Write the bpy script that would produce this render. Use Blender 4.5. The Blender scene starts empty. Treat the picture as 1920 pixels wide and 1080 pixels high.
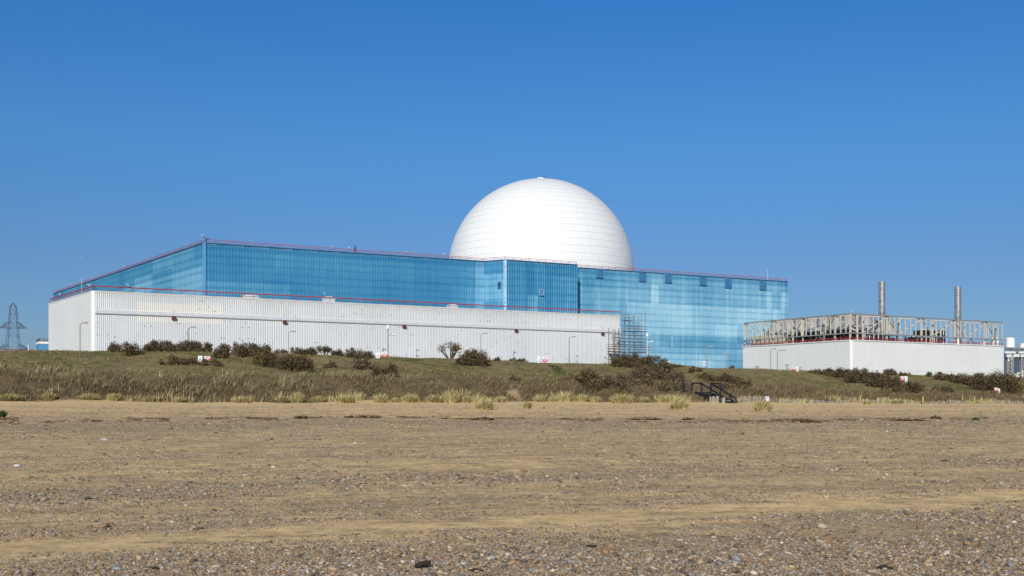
import bpy, math, random
import numpy as np
from mathutils import Vector, noise as mnoise

random.seed(7)
RNG = np.random.default_rng(11)
SC = bpy.context.scene
COL = SC.collection
F = 2100.0            # focal length in photo pixels (1920 wide)
CX, HY = 960.0, 745.0  # principal column and horizon row of the photo

# ------------------------------------------------------------------ geometry of the place
def frame(az):
    a = math.radians(az)
    return np.array([math.sin(a), math.cos(a)]), np.array([-math.cos(a), math.sin(a)])
UC, NC = frame(66.0)     # coast: along-shore and inland directions
UB, NB = frame(79.0)     # beach ridges run slightly differently

def pt(x, y, Y):
    return Vector(((x - CX) / F * Y, Y, (HY - y) / F * Y))

def vn(x, y, seed=0):
    """value noise, vectorised"""
    x = np.asarray(x, float); y = np.asarray(y, float)
    xi = np.floor(x).astype(np.int64); yi = np.floor(y).astype(np.int64)
    fx = x - xi; fy = y - yi
    fx = fx * fx * (3 - 2 * fx); fy = fy * fy * (3 - 2 * fy)
    def h(a, b):
        n = (a * 374761393 + b * 668265263 + seed * 982451653) & 0x7fffffff
        n = ((n ^ (n >> 13)) * 1274126177) & 0x7fffffff
        n = n ^ (n >> 16)
        return (n & 0xffff) / 65535.0
    return (h(xi, yi) * (1 - fx) + h(xi + 1, yi) * fx) * (1 - fy) + (h(xi, yi + 1) * (1 - fx) + h(xi + 1, yi + 1) * fx) * fy

D_TOE, D_BLUFF, D_CREST, D_FLAT = 75.0, 84.0, 125.0, 140.0
Z_PLAT = 2.0
def table(D, pairs):
    xs, ys = zip(*pairs); S = []; Z = []
    for x, y in pairs:
        t = (x - CX) / F
        Y = D / (NC[0] * t + NC[1])
        S.append(UC[0] * t * Y + UC[1] * Y); Z.append((HY - y) / F * Y)
    return np.array(S), np.array(Z)
T_TOE = table(D_TOE, [(0, 755), (960, 756), (1920, 757.5)])
T_BLUFF = table(D_BLUFF, [(0, 700), (400, 708), (700, 712), (960, 718), (1200, 722), (1400, 730), (1600, 738), (1920, 743)])
T_CREST = table(D_CREST, [(0, 657.5), (300, 659), (500, 664), (640, 668), (800, 673), (1000, 680), (1160, 682.5), (1300, 689.5),
                          (1400, 692), (1500, 697), (1600, 701), (1720, 705), (1800, 709), (1920, 713)])
PROF_D = [-60, -30, 0, 8, 14, 20, 30, 45, 60, 80, 120]
PROF_Z = [-4.5, -2.9, -1.78, -1.72, -1.62, -1.5, -1.24, -.86, -.55, -.45, -.45]

def ss(a, b, x):
    t = np.clip((x - a) / (b - a), 0, 1); return t * t * (3 - 2 * t)

def zt(X, Y, detail=True):
    X = np.asarray(X, float); Y = np.asarray(Y, float)
    D = NC[0] * X + NC[1] * Y; S = UC[0] * X + UC[1] * Y
    Db = NB[0] * X + NB[1] * Y; Sb = UB[0] * X + UB[1] * Y
    zb = np.interp(Db, PROF_D, PROF_Z)
    toe = np.interp(S, *T_TOE); blf = np.interp(S, *T_BLUFF); cr = np.interp(S, *T_CREST)
    w = ss(38, 74, D)
    z = zb * (1 - w) + toe * w
    if detail:
        z = z + (vn(Db / 2.2, Sb / 9, 1) - .5) * .05 + (vn(Db / .7, Sb / 1.6, 2) - .5) * .03 + (vn(Db / 6, Sb / 30, 3) - .5) * .10 \
              + ss(55, 74, D) * (vn(D / 2.5, S / 3.5, 8) - .5) * .22
    a = ss(D_TOE, D_BLUFF, D)
    z = z + (blf - toe) * a
    c = np.clip((D - D_BLUFF) / (D_CREST - D_BLUFF), 0, 1)
    c = c * 1.25 - .25 * c ** 3 - 0 * c
    z = z + (cr - blf) * np.clip(c, 0, 1)
    z = z + (Z_PLAT - cr) * ss(D_CREST + 1, D_FLAT, D)
    if detail:
        k = ss(D_TOE, D_TOE + 5, D) * (1 - ss(D_CREST - 12, D_CREST, D))
        z = z + k * ((vn(D / 5, S / 8, 4) - .5) * .7 + (vn(D / 1.8, S / 2.4, 5) - .5) * .28)
        kb = ss(D_TOE, D_TOE + 3, D) * (1 - ss(D_BLUFF, D_BLUFF + 5, D))
        z = z + kb * ((vn(D / 2.0, S / 2.8, 9) - .5) * .75 + (vn(D / .9, S / 1.1, 10) - .5) * .30)
        z = z + ss(D_CREST - 12, D_CREST, D) * (1 - ss(D_CREST, D_FLAT, D)) * (vn(D / 2.5, S / 4.0, 6) - .5) * .12
    return z

def gz(X, Y): return float(zt(X, Y))
_YS = np.concatenate([np.arange(8, 60, .15), np.arange(60, 210, .3)])
def hit(x, y):
    """first ground point seen at this spot of the photograph (falls back to the crest)"""
    t = (x - CX) / F; X = t * _YS
    ray = (HY - y) / F * _YS
    g = zt(X, _YS)
    k = np.nonzero(g >= ray)[0]
    if len(k) == 0:
        Y = (D_CREST - 1) / (NC[0] * t + NC[1])
    else:
        Y = _YS[k[0]]
    return Vector((t * Y, Y, gz(t * Y, Y)))
def at_D(x, D):
    t = (x - CX) / F; Y = D / (NC[0] * t + NC[1])
    return Vector((t * Y, Y, gz(t * Y, Y)))
def Dof(X, Y): return NC[0] * X + NC[1] * Y

# ------------------------------------------------------------------ object helpers
def wloc(o):
    v = Vector((0, 0, 0))
    while o is not None:
        v = v + o.location; o = o.parent
    return v
def link(name, me, mat, parent=None):
    o = bpy.data.objects.new(name, me); COL.objects.link(o)
    for m in (mat if isinstance(mat, (list, tuple)) else [mat]):
        if m is not None: me.materials.append(m)
    if parent is not None: o.parent = parent
    return o
def tag(o, label, cat, group=None):
    o['label'] = label; o['category'] = cat
    if group: o['group'] = group
    return o
def thing(name, label, cat, loc, group=None):
    o = bpy.data.objects.new(name, None); COL.objects.link(o)
    o.location = Vector(loc); o.empty_display_size = .2
    return tag(o, label, cat, group)
def np_mesh(name, V, faces, smooth=False, mats=None):
    """faces: list of (K,n) int arrays"""
    me = bpy.data.meshes.new(name)
    V = np.asarray(V, np.float32)
    me.vertices.add(len(V)); me.vertices.foreach_set('co', V.ravel())
    idx = np.concatenate([np.asarray(f, np.int32).ravel() for f in faces])
    tot = np.concatenate([np.full(len(f), np.asarray(f).shape[1], np.int32) for f in faces])
    st = np.concatenate([[0], np.cumsum(tot)[:-1]]).astype(np.int32)
    me.loops.add(len(idx)); me.loops.foreach_set('vertex_index', idx)
    me.polygons.add(len(tot)); me.polygons.foreach_set('loop_start', st)
    if smooth: me.polygons.foreach_set('use_smooth', np.ones(len(tot), bool))
    me.update(calc_edges=True); me.validate()
    return me

class MB:
    def __init__(s): s.v = []; s.f = []
    def add(s, vs, fs):
        n = len(s.v); s.v += [tuple(v) for v in vs]; s.f += [tuple(i + n for i in f) for f in fs]; return s
    def box(s, c, d, ax=None):
        """c centre, d full size; ax = horizontal unit vector of the x side"""
        ax = Vector((1, 0, 0)) if ax is None else Vector((ax[0], ax[1], 0)).normalized()
        ay = Vector((-ax.y, ax.x, 0)); az = Vector((0, 0, 1)); c = Vector(c)
        vs = [c + ax * (d[0] / 2 * i) + ay * (d[1] / 2 * j) + az * (d[2] / 2 * k) for k in (-1, 1) for j in (-1, 1) for i in (-1, 1)]
        return s.add(vs, [(0, 2, 3, 1), (4, 5, 7, 6), (0, 1, 5, 4), (2, 6, 7, 3), (0, 4, 6, 2), (1, 3, 7, 5)])
    def bar(s, p, q, w, h=None):
        p = Vector(p); q = Vector(q); h = h or w
        d = (q - p).normalized()
        up = Vector((0, 0, 1)) if abs(d.z) < .95 else Vector((0, 1, 0))
        a = d.cross(up).normalized(); b = a.cross(d).normalized()
        vs = [e + a * (w / 2 * i) + b * (h / 2 * j) for e in (p, q) for i, j in ((-1, -1), (1, -1), (1, 1), (-1, 1))]
        return s.add(vs, [(0, 1, 2, 3), (7, 6, 5, 4), (0, 4, 5, 1), (1, 5, 6, 2), (2, 6, 7, 3), (3, 7, 4, 0)])
    def tube(s, p, q, r, n=8, r2=None):
        p = Vector(p); q = Vector(q); r2 = r if r2 is None else r2
        d = (q - p).normalized()
        up = Vector((0, 0, 1)) if abs(d.z) < .95 else Vector((0, 1, 0))
        a = d.cross(up).normalized(); b = a.cross(d).normalized()
        vs = []
        for e, rr in ((p, r), (q, r2)):
            for k in range(n):
                t = 2 * math.pi * k / n
                vs.append(e + a * (rr * math.cos(t)) + b * (rr * math.sin(t)))
        fs = [(k, (k + 1) % n, n + (k + 1) % n, n + k) for k in range(n)]
        fs += [tuple(range(n - 1, -1, -1)), tuple(range(n, 2 * n))]
        return s.add(vs, fs)
    def lathe(s, c, prof, n=24, cap=True):
        c = Vector(c); vs = []; fs = []
        for r, z in prof:
            for k in range(n):
                t = 2 * math.pi * k / n
                vs.append(c + Vector((r * math.cos(t), r * math.sin(t), z)))
        for i in range(len(prof) - 1):
            for k in range(n):
                fs.append((i * n + k, i * n + (k + 1) % n, (i + 1) * n + (k + 1) % n, (i + 1) * n + k))
        if cap:
            fs.append(tuple(range(n - 1, -1, -1))); fs.append(tuple((len(prof) - 1) * n + k for k in range(n)))
        return s.add(vs, fs)
    def prism(s, poly, z0, z1):
        n = len(poly)
        vs = [(p[0], p[1], z) for z in (z0, z1) for p in poly]
        fs = [(k, (k + 1) % n, n + (k + 1) % n, n + k) for k in range(n)]
        fs += [tuple(range(n - 1, -1, -1)), tuple(range(n, 2 * n))]
        return s.add(vs, fs)
    def build(s, name, mat, parent=None, smooth=False):
        o0 = wloc(parent) if parent is not None else Vector((0, 0, 0))
        me = bpy.data.meshes.new(name)
        me.from_pydata([(v[0] - o0.x, v[1] - o0.y, v[2] - o0.z) for v in s.v], [], s.f)
        if smooth:
            me.polygons.foreach_set('use_smooth', [True] * len(me.polygons))
        me.update()
        return link(name, me, mat, parent)
def auto_smooth(o, ang=35):
    me = o.data
    me.polygons.foreach_set('use_smooth', [True] * len(me.polygons))
    try: me.set_sharp_from_angle(angle=math.radians(ang))
    except Exception: pass
    return o
def copy_thing(root, loc, label):
    r = root.copy(); COL.objects.link(r); r.location = Vector(loc); r['label'] = label
    for ch in list(root.children):
        c = ch.copy(); COL.objects.link(c); c.parent = r
        for g in list(ch.children):
            d = g.copy(); COL.objects.link(d); d.parent = c
    return r

# ------------------------------------------------------------------ materials
class NT:
    def __init__(s, name):
        s.m = bpy.data.materials.new(name); s.m.use_nodes = True
        s.t = s.m.node_tree; s.t.nodes.clear()
        s.out = s.t.nodes.new('ShaderNodeOutputMaterial')
        s.b = s.t.nodes.new('ShaderNodeBsdfPrincipled')
        s.t.links.new(s.b.outputs[0], s.out.inputs[0])
    def n(s, typ, **kw):
        nd = s.t.nodes.new('ShaderNode' + typ)
        for k, v in kw.items(): setattr(nd, k, v)
        return nd
    def set(s, sock, v):
        if isinstance(v, bpy.types.NodeSocket): s.t.links.new(v, sock)
        elif v is not None:
            if sock.type == 'RGBA' and len(v) == 3: v = (*v, 1)
            sock.default_value = v
    def math(s, op, a, b=None, c=None, clamp=False):
        nd = s.n('Math', operation=op, use_clamp=clamp)
        for i, v in enumerate((a, b, c)):
            if v is not None: s.set(nd.inputs[i], v)
        return nd.outputs[0]
    def vmath(s, op, a, b=None):
        nd = s.n('VectorMath', operation=op); s.set(nd.inputs[0], a)
        if b is not None: s.set(nd.inputs[1], b)
        return nd.outputs['Value'] if op in ('DOT_PRODUCT', 'LENGTH') else nd.outputs[0]
    def mix(s, f, a, b, mode='MIX'):
        nd = s.n('Mix', data_type='RGBA', blend_type=mode)
        s.set(nd.inputs[0], f); s.set(nd.inputs[6], a); s.set(nd.inputs[7], b)
        return nd.outputs[2]
    def noise(s, vec, scale, detail=4, rough=.55, col=False):
        nd = s.n('TexNoise'); s.set(nd.inputs['Vector'], vec)
        nd.inputs['Scale'].default_value = scale; nd.inputs['Detail'].default_value = detail; nd.inputs['Roughness'].default_value = rough
        return nd.outputs['Color' if col else 'Fac']
    def vor(s, vec, scale, feat='F1', rnd=1.0):
        nd = s.n('TexVoronoi', feature=feat); s.set(nd.inputs['Vector'], vec)
        nd.inputs['Scale'].default_value = scale; nd.inputs['Randomness'].default_value = rnd
        return nd
    def ramp(s, f, stops, interp='LINEAR'):
        nd = s.n('ValToRGB'); cr = nd.color_ramp; cr.interpolation = interp
        while len(cr.elements) < len(stops): cr.elements.new(.5)
        for e, (p, c) in zip(cr.elements, stops):
            e.position = p; e.color = (*c, 1) if not isinstance(c, (int, float)) else (c, c, c, 1)
        s.set(nd.inputs[0], f); return nd.outputs[0]
    def comb(s, x, y, z=0.0):
        nd = s.n('CombineXYZ')
        for i, v in enumerate((x, y, z)): s.set(nd.inputs[i], v)
        return nd.outputs[0]
    def rng(s, f, a, b, c=0.0, d=1.0):
        nd = s.n('MapRange'); s.set(nd.inputs[0], f)
        for i, v in enumerate((a, b, c, d)): s.set(nd.inputs[i + 1], v)
        return nd.outputs[0]
    def pos(s): return s.n('NewGeometry').outputs['Position']
    def obj(s): return s.n('TexCoord').outputs['Object']
    def bump(s, h, dist, strength=1.0):
        nd = s.n('Bump'); nd.inputs['Distance'].default_value = dist; nd.inputs['Strength'].default_value = strength
        s.set(nd.inputs['Height'], h); s.t.links.new(nd.outputs[0], s.b.inputs['Normal'])
    def done(s, col, rough=.6, spec=.3, metal=0.0):
        s.set(s.b.inputs['Base Color'], col); s.set(s.b.inputs['Roughness'], rough)
        s.b.inputs['Specular IOR Level'].default_value = spec; s.b.inputs['Metallic'].default_value = metal
        return s.m

def paint(name, c, var=.12, scale=1.5, rough=.55, spec=.3, metal=0.0, dirt=None):
    s = NT(name); p = s.obj()
    k = s.noise(p, scale, 5)
    col = s.mix(s.rng(k, .3, .7), tuple(v * (1 - var) for v in c), tuple(min(1, v * (1 + var)) for v in c))
    if dirt:
        k2 = s.noise(s.vmath('MULTIPLY', p, (1, 1, .25)), scale * 2.3, 6, .65)
        col = s.mix(s.rng(k2, .52, .75, 0, dirt[1]), col, dirt[0])
    return s.done(col, rough, spec, metal)

def leafy(name, stops, rough=.7, spec=.15, trans=0.0):
    s = NT(name)
    r = s.n('NewGeometry').outputs['Random Per Island']
    col = s.ramp(r, stops)
    return s.done(col, rough, spec)

M = {}
M['white'] = paint('white_paint', (.78, .78, .76), .05, .8, .5, dirt=((.55, .53, .47), .5))
M['coping'] = paint('weathered_coping', (.60, .60, .57), .12, 1.2, .6, dirt=((.42, .41, .36), .6))
M['roof'] = paint('grey_roofing', (.45, .45, .44), .1, .5, .8)
M['red'] = paint('red_paint', (.40, .04, .038), .15, 1.5, .5)
M['dull_red'] = paint('dull_red_paint', (.13, .042, .038), .2, 3, .6)
M['grey_steel'] = paint('galvanised_steel', (.33, .32, .30), .15, 3, .5)
M['lamp_steel'] = paint('lamp_steel', (.30, .29, .25), .15, 3, .55)
M['pale_steel'] = paint('pale_steel', (.63, .65, .67), .12, 3, .45)
M['beige_steel'] = paint('weathered_beige_steel', (.60, .535, .44), .14, 2.5, .65, dirt=((.30, .25, .19), .5))
M['scaffold'] = paint('scaffold_tube', (.19, .18, .17), .2, 4, .5)
M['dark_board'] = paint('dark_scaffold_board', (.11, .085, .075), .2, 4, .8)
M['grey_beam'] = paint('grey_beam', (.26, .27, .28), .15, 2.5, .55)
M['beige_panel'] = paint('beige_panel', (.50, .45, .36), .08, .6, .7)
M['dark_machine'] = paint('dark_machine', (.025, .027, .03), .3, 2, .6)
M['cooler_grey'] = paint('cooler_grey', (.42, .45, .47), .1, 1.0, .5)
M['cowl_grey'] = paint('cowl_grey', (.31, .32, .325), .16, .9, .5, dirt=((.2, .19, .17), .4))
M['blue_paint'] = paint('blue_paint', (.10, .31, .56), .08, .4, .5)
M['black_wood'] = paint('black_stained_wood', (.012, .016, .026), .3, 6, .7)
M['pale_wood'] = paint('weathered_pale_wood', (.33, .285, .22), .25, 7, .8)
M['yellow_wood'] = paint('yellow_post_paint', (.55, .36, .10), .15, 5, .6)
M['pylon'] = paint('hazed_pylon_steel', (.095, .125, .17), .12, .6, .6)  # grey steel; the bluish cast is distance haze put into the colour
M['sign_white'] = paint('sign_white', (.80, .80, .80), .03, 4, .4)
M['sign_red'] = paint('sign_red', (.62, .045, .035), .05, 4, .4)
M['sign_ink'] = paint('sign_ink', (.34, .34, .36), .1, 8, .5)
M['sign_post'] = paint('sign_post_blue', (.10, .10, .25), .1, 5, .5)
M['gull_white'] = paint('gull_white', (.80, .80, .79), .03, 6, .7)
M['gull_grey'] = paint('gull_grey', (.38, .40, .43), .06, 6, .7)
M['dark_bird'] = paint('dark_bird', (.04, .04, .045), .1, 6, .7)
M['louvre'] = paint('louvre_blue', (.068, .225, .42), .12, .8, .45)
M['foil'] = paint('pale_corner_flashing', (.42, .62, .78), .3, 2.2, .3, .5)
M['window_trim'] = paint('window_trim', (.26, .44, .58), .1, 3, .4)
M['dark_glass'] = paint('dark_window', (.012, .035, .085), .2, .8, .2, .5)
M['tank_white'] = paint('tank_white', (.82, .82, .80), .03, .5, .45)
M['drift'] = paint('driftwood_dark', (.035, .024, .016), .4, 9, .85)
M['drift_tan'] = paint('driftwood_tan', (.30, .15, .07), .3, 9, .8)
M['weed'] = leafy('dry_seaweed', [(0, (.06, .04, .024)), (.5, (.17, .105, .06)), (1, (.36, .25, .14))], .9)
M['bark'] = paint('gorse_bark', (.11, .085, .06), .25, 8, .9)
M['gorse'] = leafy('gorse_leaf', [(0, (.026, .020, .011)), (.25, (.064, .048, .024)), (.5, (.108, .081, .040)), (.75, (.152, .114, .058)), (.92, (.19, .143, .077)), (1, (.25, .19, .11))])
M['gorse_pale'] = leafy('dry_scrub', [(0, (.045, .034, .020)), (.35, (.105, .078, .046)), (.7, (.165, .125, .077)), (1, (.26, .20, .125))])
M['gorse_flower'] = leafy('gorse_flower', [(0, (.40, .26, .02)), (1, (.62, .43, .04))])
M['tree_leaf'] = leafy('brown_leaf', [(0, (.06, .045, .016)), (.5, (.13, .095, .035)), (1, (.23, .155, .07))])
M['green_leaf'] = leafy('green_leaf', [(0, (.03, .055, .015)), (.5, (.07, .12, .03)), (1, (.14, .19, .06))])
M['marram'] = leafy('marram_pale', [(0, (.21, .175, .065)), (.4, (.39, .33, .14)), (.75, (.55, .47, .235)), (1, (.72, .62, .35))])
M['marram_brown'] = leafy('marram_brown', [(0, (.072, .049, .024)), (.35, (.15, .108, .056)), (.7, (.22, .165, .088)), (.9, (.29, .225, .125)), (1, (.40, .325, .18))])
M['marram_mid'] = leafy('marram_mid', [(0, (.13, .105, .05)), (.4, (.23, .19, .095)), (.75, (.33, .275, .15)), (1, (.46, .39, .24))])
M['turf_blades'] = leafy('turf_blades', [(0, (.085, .080, .020)), (.4, (.165, .14, .042)), (.7, (.26, .21, .085)), (1, (.38, .31, .145))])

# ---- stainless chimneys
def chimney_mat():
    s = NT('stained_steel'); p = s.obj()
    sep = s.n('SeparateXYZ'); s.set(sep.inputs[0], p)
    z = sep.outputs[2]
    k = s.noise(s.vmath('MULTIPLY', p, (2.2, 2.2, .35)), 1.6, 6, .65)
    fr = s.math('FRACT', s.math('DIVIDE', z, 1.34))
    near = s.math('LESS_THAN', fr, .30)
    rust = s.math('MULTIPLY', s.rng(k, .42, .66), s.math('ADD', s.math('MULTIPLY', near, .55), .35), clamp=True)
    col = s.mix(rust, (.56, .53, .50), (.22, .135, .08))
    low = s.rng(z, 4.5, 1.0, 0, .5)
    col = s.mix(low, col, (.30, .22, .14))
    return s.done(col, .36, .5, .75)
M['chimney'] = chimney_mat()

# ---- white ribbed cladding (uv = metres along, metres up)
def white_clad():
    s = NT('white_ribbed_cladding'); uv = s.n('UVMap').outputs[0]
    sep = s.n('SeparateXYZ'); s.set(sep.inputs[0], uv); u, v = sep.outputs[0], sep.outputs[1]
    tone = s.n('Attribute', attribute_name='tone').outputs['Fac']
    big = s.noise(uv, .09, 4); col = s.mix(s.rng(big, .35, .65), (.63, .645, .66), (.71, .722, .735))
    col = s.mix(tone, col, (.80, .765, .665))
    st = s.noise(s.vmath('MULTIPLY', uv, (1.6, .10, 1)), 1.0, 5, .6)
    col = s.mix(s.rng(st, .52, .78, 0, .35), col, (.56, .53, .46))
    # weathered streaks rising from the foot on the right-hand part
    foot = s.math('MULTIPLY', s.rng(v, 7.5, 2.0), s.rng(st, .38, .62, 0, .32), clamp=True)
    col = s.mix(foot, col, (.50, .47, .38))
    top = s.math('MULTIPLY', s.rng(v, 16.6, 17.4), s.rng(s.noise(uv, .5, 5), .3, .7, .1, .55), clamp=True)
    col = s.mix(top, col, (.50, .49, .44))
    # small scuffed marks in loose rows
    cu = s.math('FLOOR', s.math('DIVIDE', u, .56)); cv = s.math('FLOOR', s.math('DIVIDE', v, .34))
    wn = s.n('TexWhiteNoise', noise_dimensions='2D'); s.set(wn.inputs['Vector'], s.comb(cu, cv))
    cl = s.noise(s.comb(s.math('MULTIPLY', u, .16), s.math('MULTIPLY', cv, 7.31)), 1.0, 2)
    thr = s.rng(cl, .56, .74, 1.0, .55)
    hit_ = s.math('GREATER_THAN', wn.outputs['Value'], thr)
    fu = s.math('FRACT', s.math('DIVIDE', u, .56)); fv = s.math('FRACT', s.math('DIVIDE', v, .34))
    inb = s.math('MULTIPLY', s.math('MULTIPLY', s.math('GREATER_THAN', fu, .5), s.math('LESS_THAN', fu, .92)), s.math('LESS_THAN', fv, .75))
    col = s.mix(s.math('MULTIPLY', s.math('MULTIPLY', hit_, inb), .62), col, (.17, .18, .18))
    # horizontal lap joint
    seam = s.math('LESS_THAN', s.math('ABSOLUTE', s.math('SUBTRACT', v, 4.55)), .07)
    col = s.mix(s.math('MULTIPLY', seam, .5), col, (.32, .31, .28))
    return s.done(col, .5, .3)
M['white_clad'] = white_clad()

def plain_clad():
    s = NT('smooth_white_cladding'); uv = s.n('UVMap').outputs[0]
    sep = s.n('SeparateXYZ'); s.set(sep.inputs[0], uv); u, v = sep.outputs[0], sep.outputs[1]
    big = s.noise(uv, .12, 4); col = s.mix(s.rng(big, .35, .65), (.755, .755, .735), (.805, .805, .785))
    st = s.noise(s.vmath('MULTIPLY', uv, (.9, .05, 1)), 1.0, 4, .6)
    col = s.mix(s.rng(st, .48, .72, 0, .30), col, (.66, .635, .55))
    fu = s.math('FRACT', s.math('DIVIDE', u, 1.02))
    col = s.mix(s.math('MULTIPLY', s.math('LESS_THAN', fu, .07), .045), col, (.40, .40, .37))
    seam = s.math('LESS_THAN', s.math('ABSOLUTE', s.math('SUBTRACT', v, 5.6)), .06)
    col = s.mix(s.math('MULTIPLY', seam, .32), col, (.34, .34, .32))
    return s.done(col, .5, .3)
M['plain_clad'] = plain_clad()

# ---- blue cladding: tone attribute = weathering of each sheet
def blue_clad():
    s = NT('blue_ribbed_cladding'); uv = s.n('UVMap').outputs[0]
    sep = s.n('SeparateXYZ'); s.set(sep.inputs[0], uv); u, v = sep.outputs[0], sep.outputs[1]
    tone = s.n('Attribute', attribute_name='tone').outputs['Fac']
    st = s.noise(s.vmath('MULTIPLY', uv, (1.7, .10, 1)), 1.0, 5, .65)
    fine = s.noise(s.vmath('MULTIPLY', uv, (1.0, .7, 1)), .9, 6, .7)
    big = s.noise(uv, .07, 3)
    # faded purlin lines, one every 1.55 m, of uneven strength
    fr = s.math('FRACT', s.math('DIVIDE', s.math('ADD', v, s.math('MULTIPLY', s.math('SUBTRACT', big, .5), .5)), 1.55))
    line = s.math('SMOOTH_MIN', s.math('MULTIPLY', fr, 4.0), s.math('MULTIPLY', s.math('SUBTRACT', 1.0, fr), 4.0), .3)
    line = s.math('SUBTRACT', 1.0, line, clamp=True)
    line = s.math('MULTIPLY', line, s.rng(s.noise(s.vmath('MULTIPLY', uv, (.06, .5, 1)), 1.0, 3), .3, .7, .05, .26))
    t = s.math('ADD', tone, s.math('MULTIPLY', s.math('SUBTRACT', st, .5), .42))
    t = s.math('ADD', t, s.math('MULTIPLY', s.math('SUBTRACT', fine, .5), .22))
    t = s.math('ADD', t, s.math('MULTIPLY', s.math('SUBTRACT', big, .5), .3))
    t = s.math('SUBTRACT', t, line, clamp=True)
    col = s.ramp(t, [(0, (.024, .165, .345)), (.35, (.055, .245, .415)), (.7, (.195, .43, .595)), (1, (.39, .64, .76))])
    return s.done(col, .6, .2)
M['blue_clad'] = blue_clad()

def dome_mat():
    s = NT('white_dome_panels'); uv = s.n('UVMap').outputs[0]
    sep = s.n('SeparateXYZ'); s.set(sep.inputs[0], uv); u, v = sep.outputs[0], sep.outputs[1]
    fa = s.math('FRACT', s.math('DIVIDE', v, 1.93)); la = s.math('LESS_THAN', fa, .055)
    fb = s.math('FRACT', s.math('DIVIDE', u, 2.4)); lb = s.math('LESS_THAN', fb, .07)
    pu = s.math('FLOOR', s.math('DIVIDE', u, 2.4)); pv = s.math('FLOOR', s.math('DIVIDE', v, 1.93))
    wn = s.n('TexWhiteNoise', noise_dimensions='2D'); s.set(wn.inputs['Vector'], s.comb(pu, pv))
    col = s.mix(wn.outputs['Value'], (.745, .75, .745), (.775, .78, .775))
    k = s.noise(s.obj(), .9, 5)
    col = s.mix(s.rng(k, .5, .75, 0, .10), col, (.68, .69, .66))
    col = s.mix(s.math('MULTIPLY', la, .66), col, (.40, .43, .40))
    col = s.mix(s.math('MULTIPLY', lb, .30), col, (.42, .45, .44))
    return s.done(col, .42, .35)
M['dome'] = dome_mat()

# ---- beach
def D_of_y(y):
    return float(hit(960, y).y) * NB[1]
def beach_stops():
    # (photo row at the middle column, pebbliness, brownness)
    rows = [(1080, .80, .5), (1050, .74, .5), (1025, .62, .4), (1005, .50, .3), (996, .46, .3), (986, .05, .15), (974, .08, .25), (962, .42, .8), (930, .46, .9),
            (914, .40, .7), (905, .66, .55), (890, .62, .5), (878, .42, .45), (855, .46, .50), (830, .44, .50), (806, .50, .4), (797, .72, .2), (788, .60, .3),
            (780, .40, .45), (771, .34, .45), (763, .26, .4), (757, .16, .3)]
    return [(D_of_y(y), a, b) for y, a, b in rows]
BST = sorted(beach_stops())
BMAX = 90.0
def pebbly(X, Y):
    X = np.asarray(X, float); Y = np.asarray(Y, float)
    Db = NB[0] * X + NB[1] * Y
    return np.interp(bandD(X, Y), [b[0] for b in BST], [b[1] for b in BST])
TILT0, TILT1 = 9.0, 22.0
def bandD(X, Y):
    """bands nearest the water run at a slant to the upper ones"""
    X = np.asarray(X, float); Y = np.asarray(Y, float)
    Db = NB[0] * X + NB[1] * Y
    k = 1 - ss(14.0, 34.0, Db)
    return Db - X * .26 * k

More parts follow.
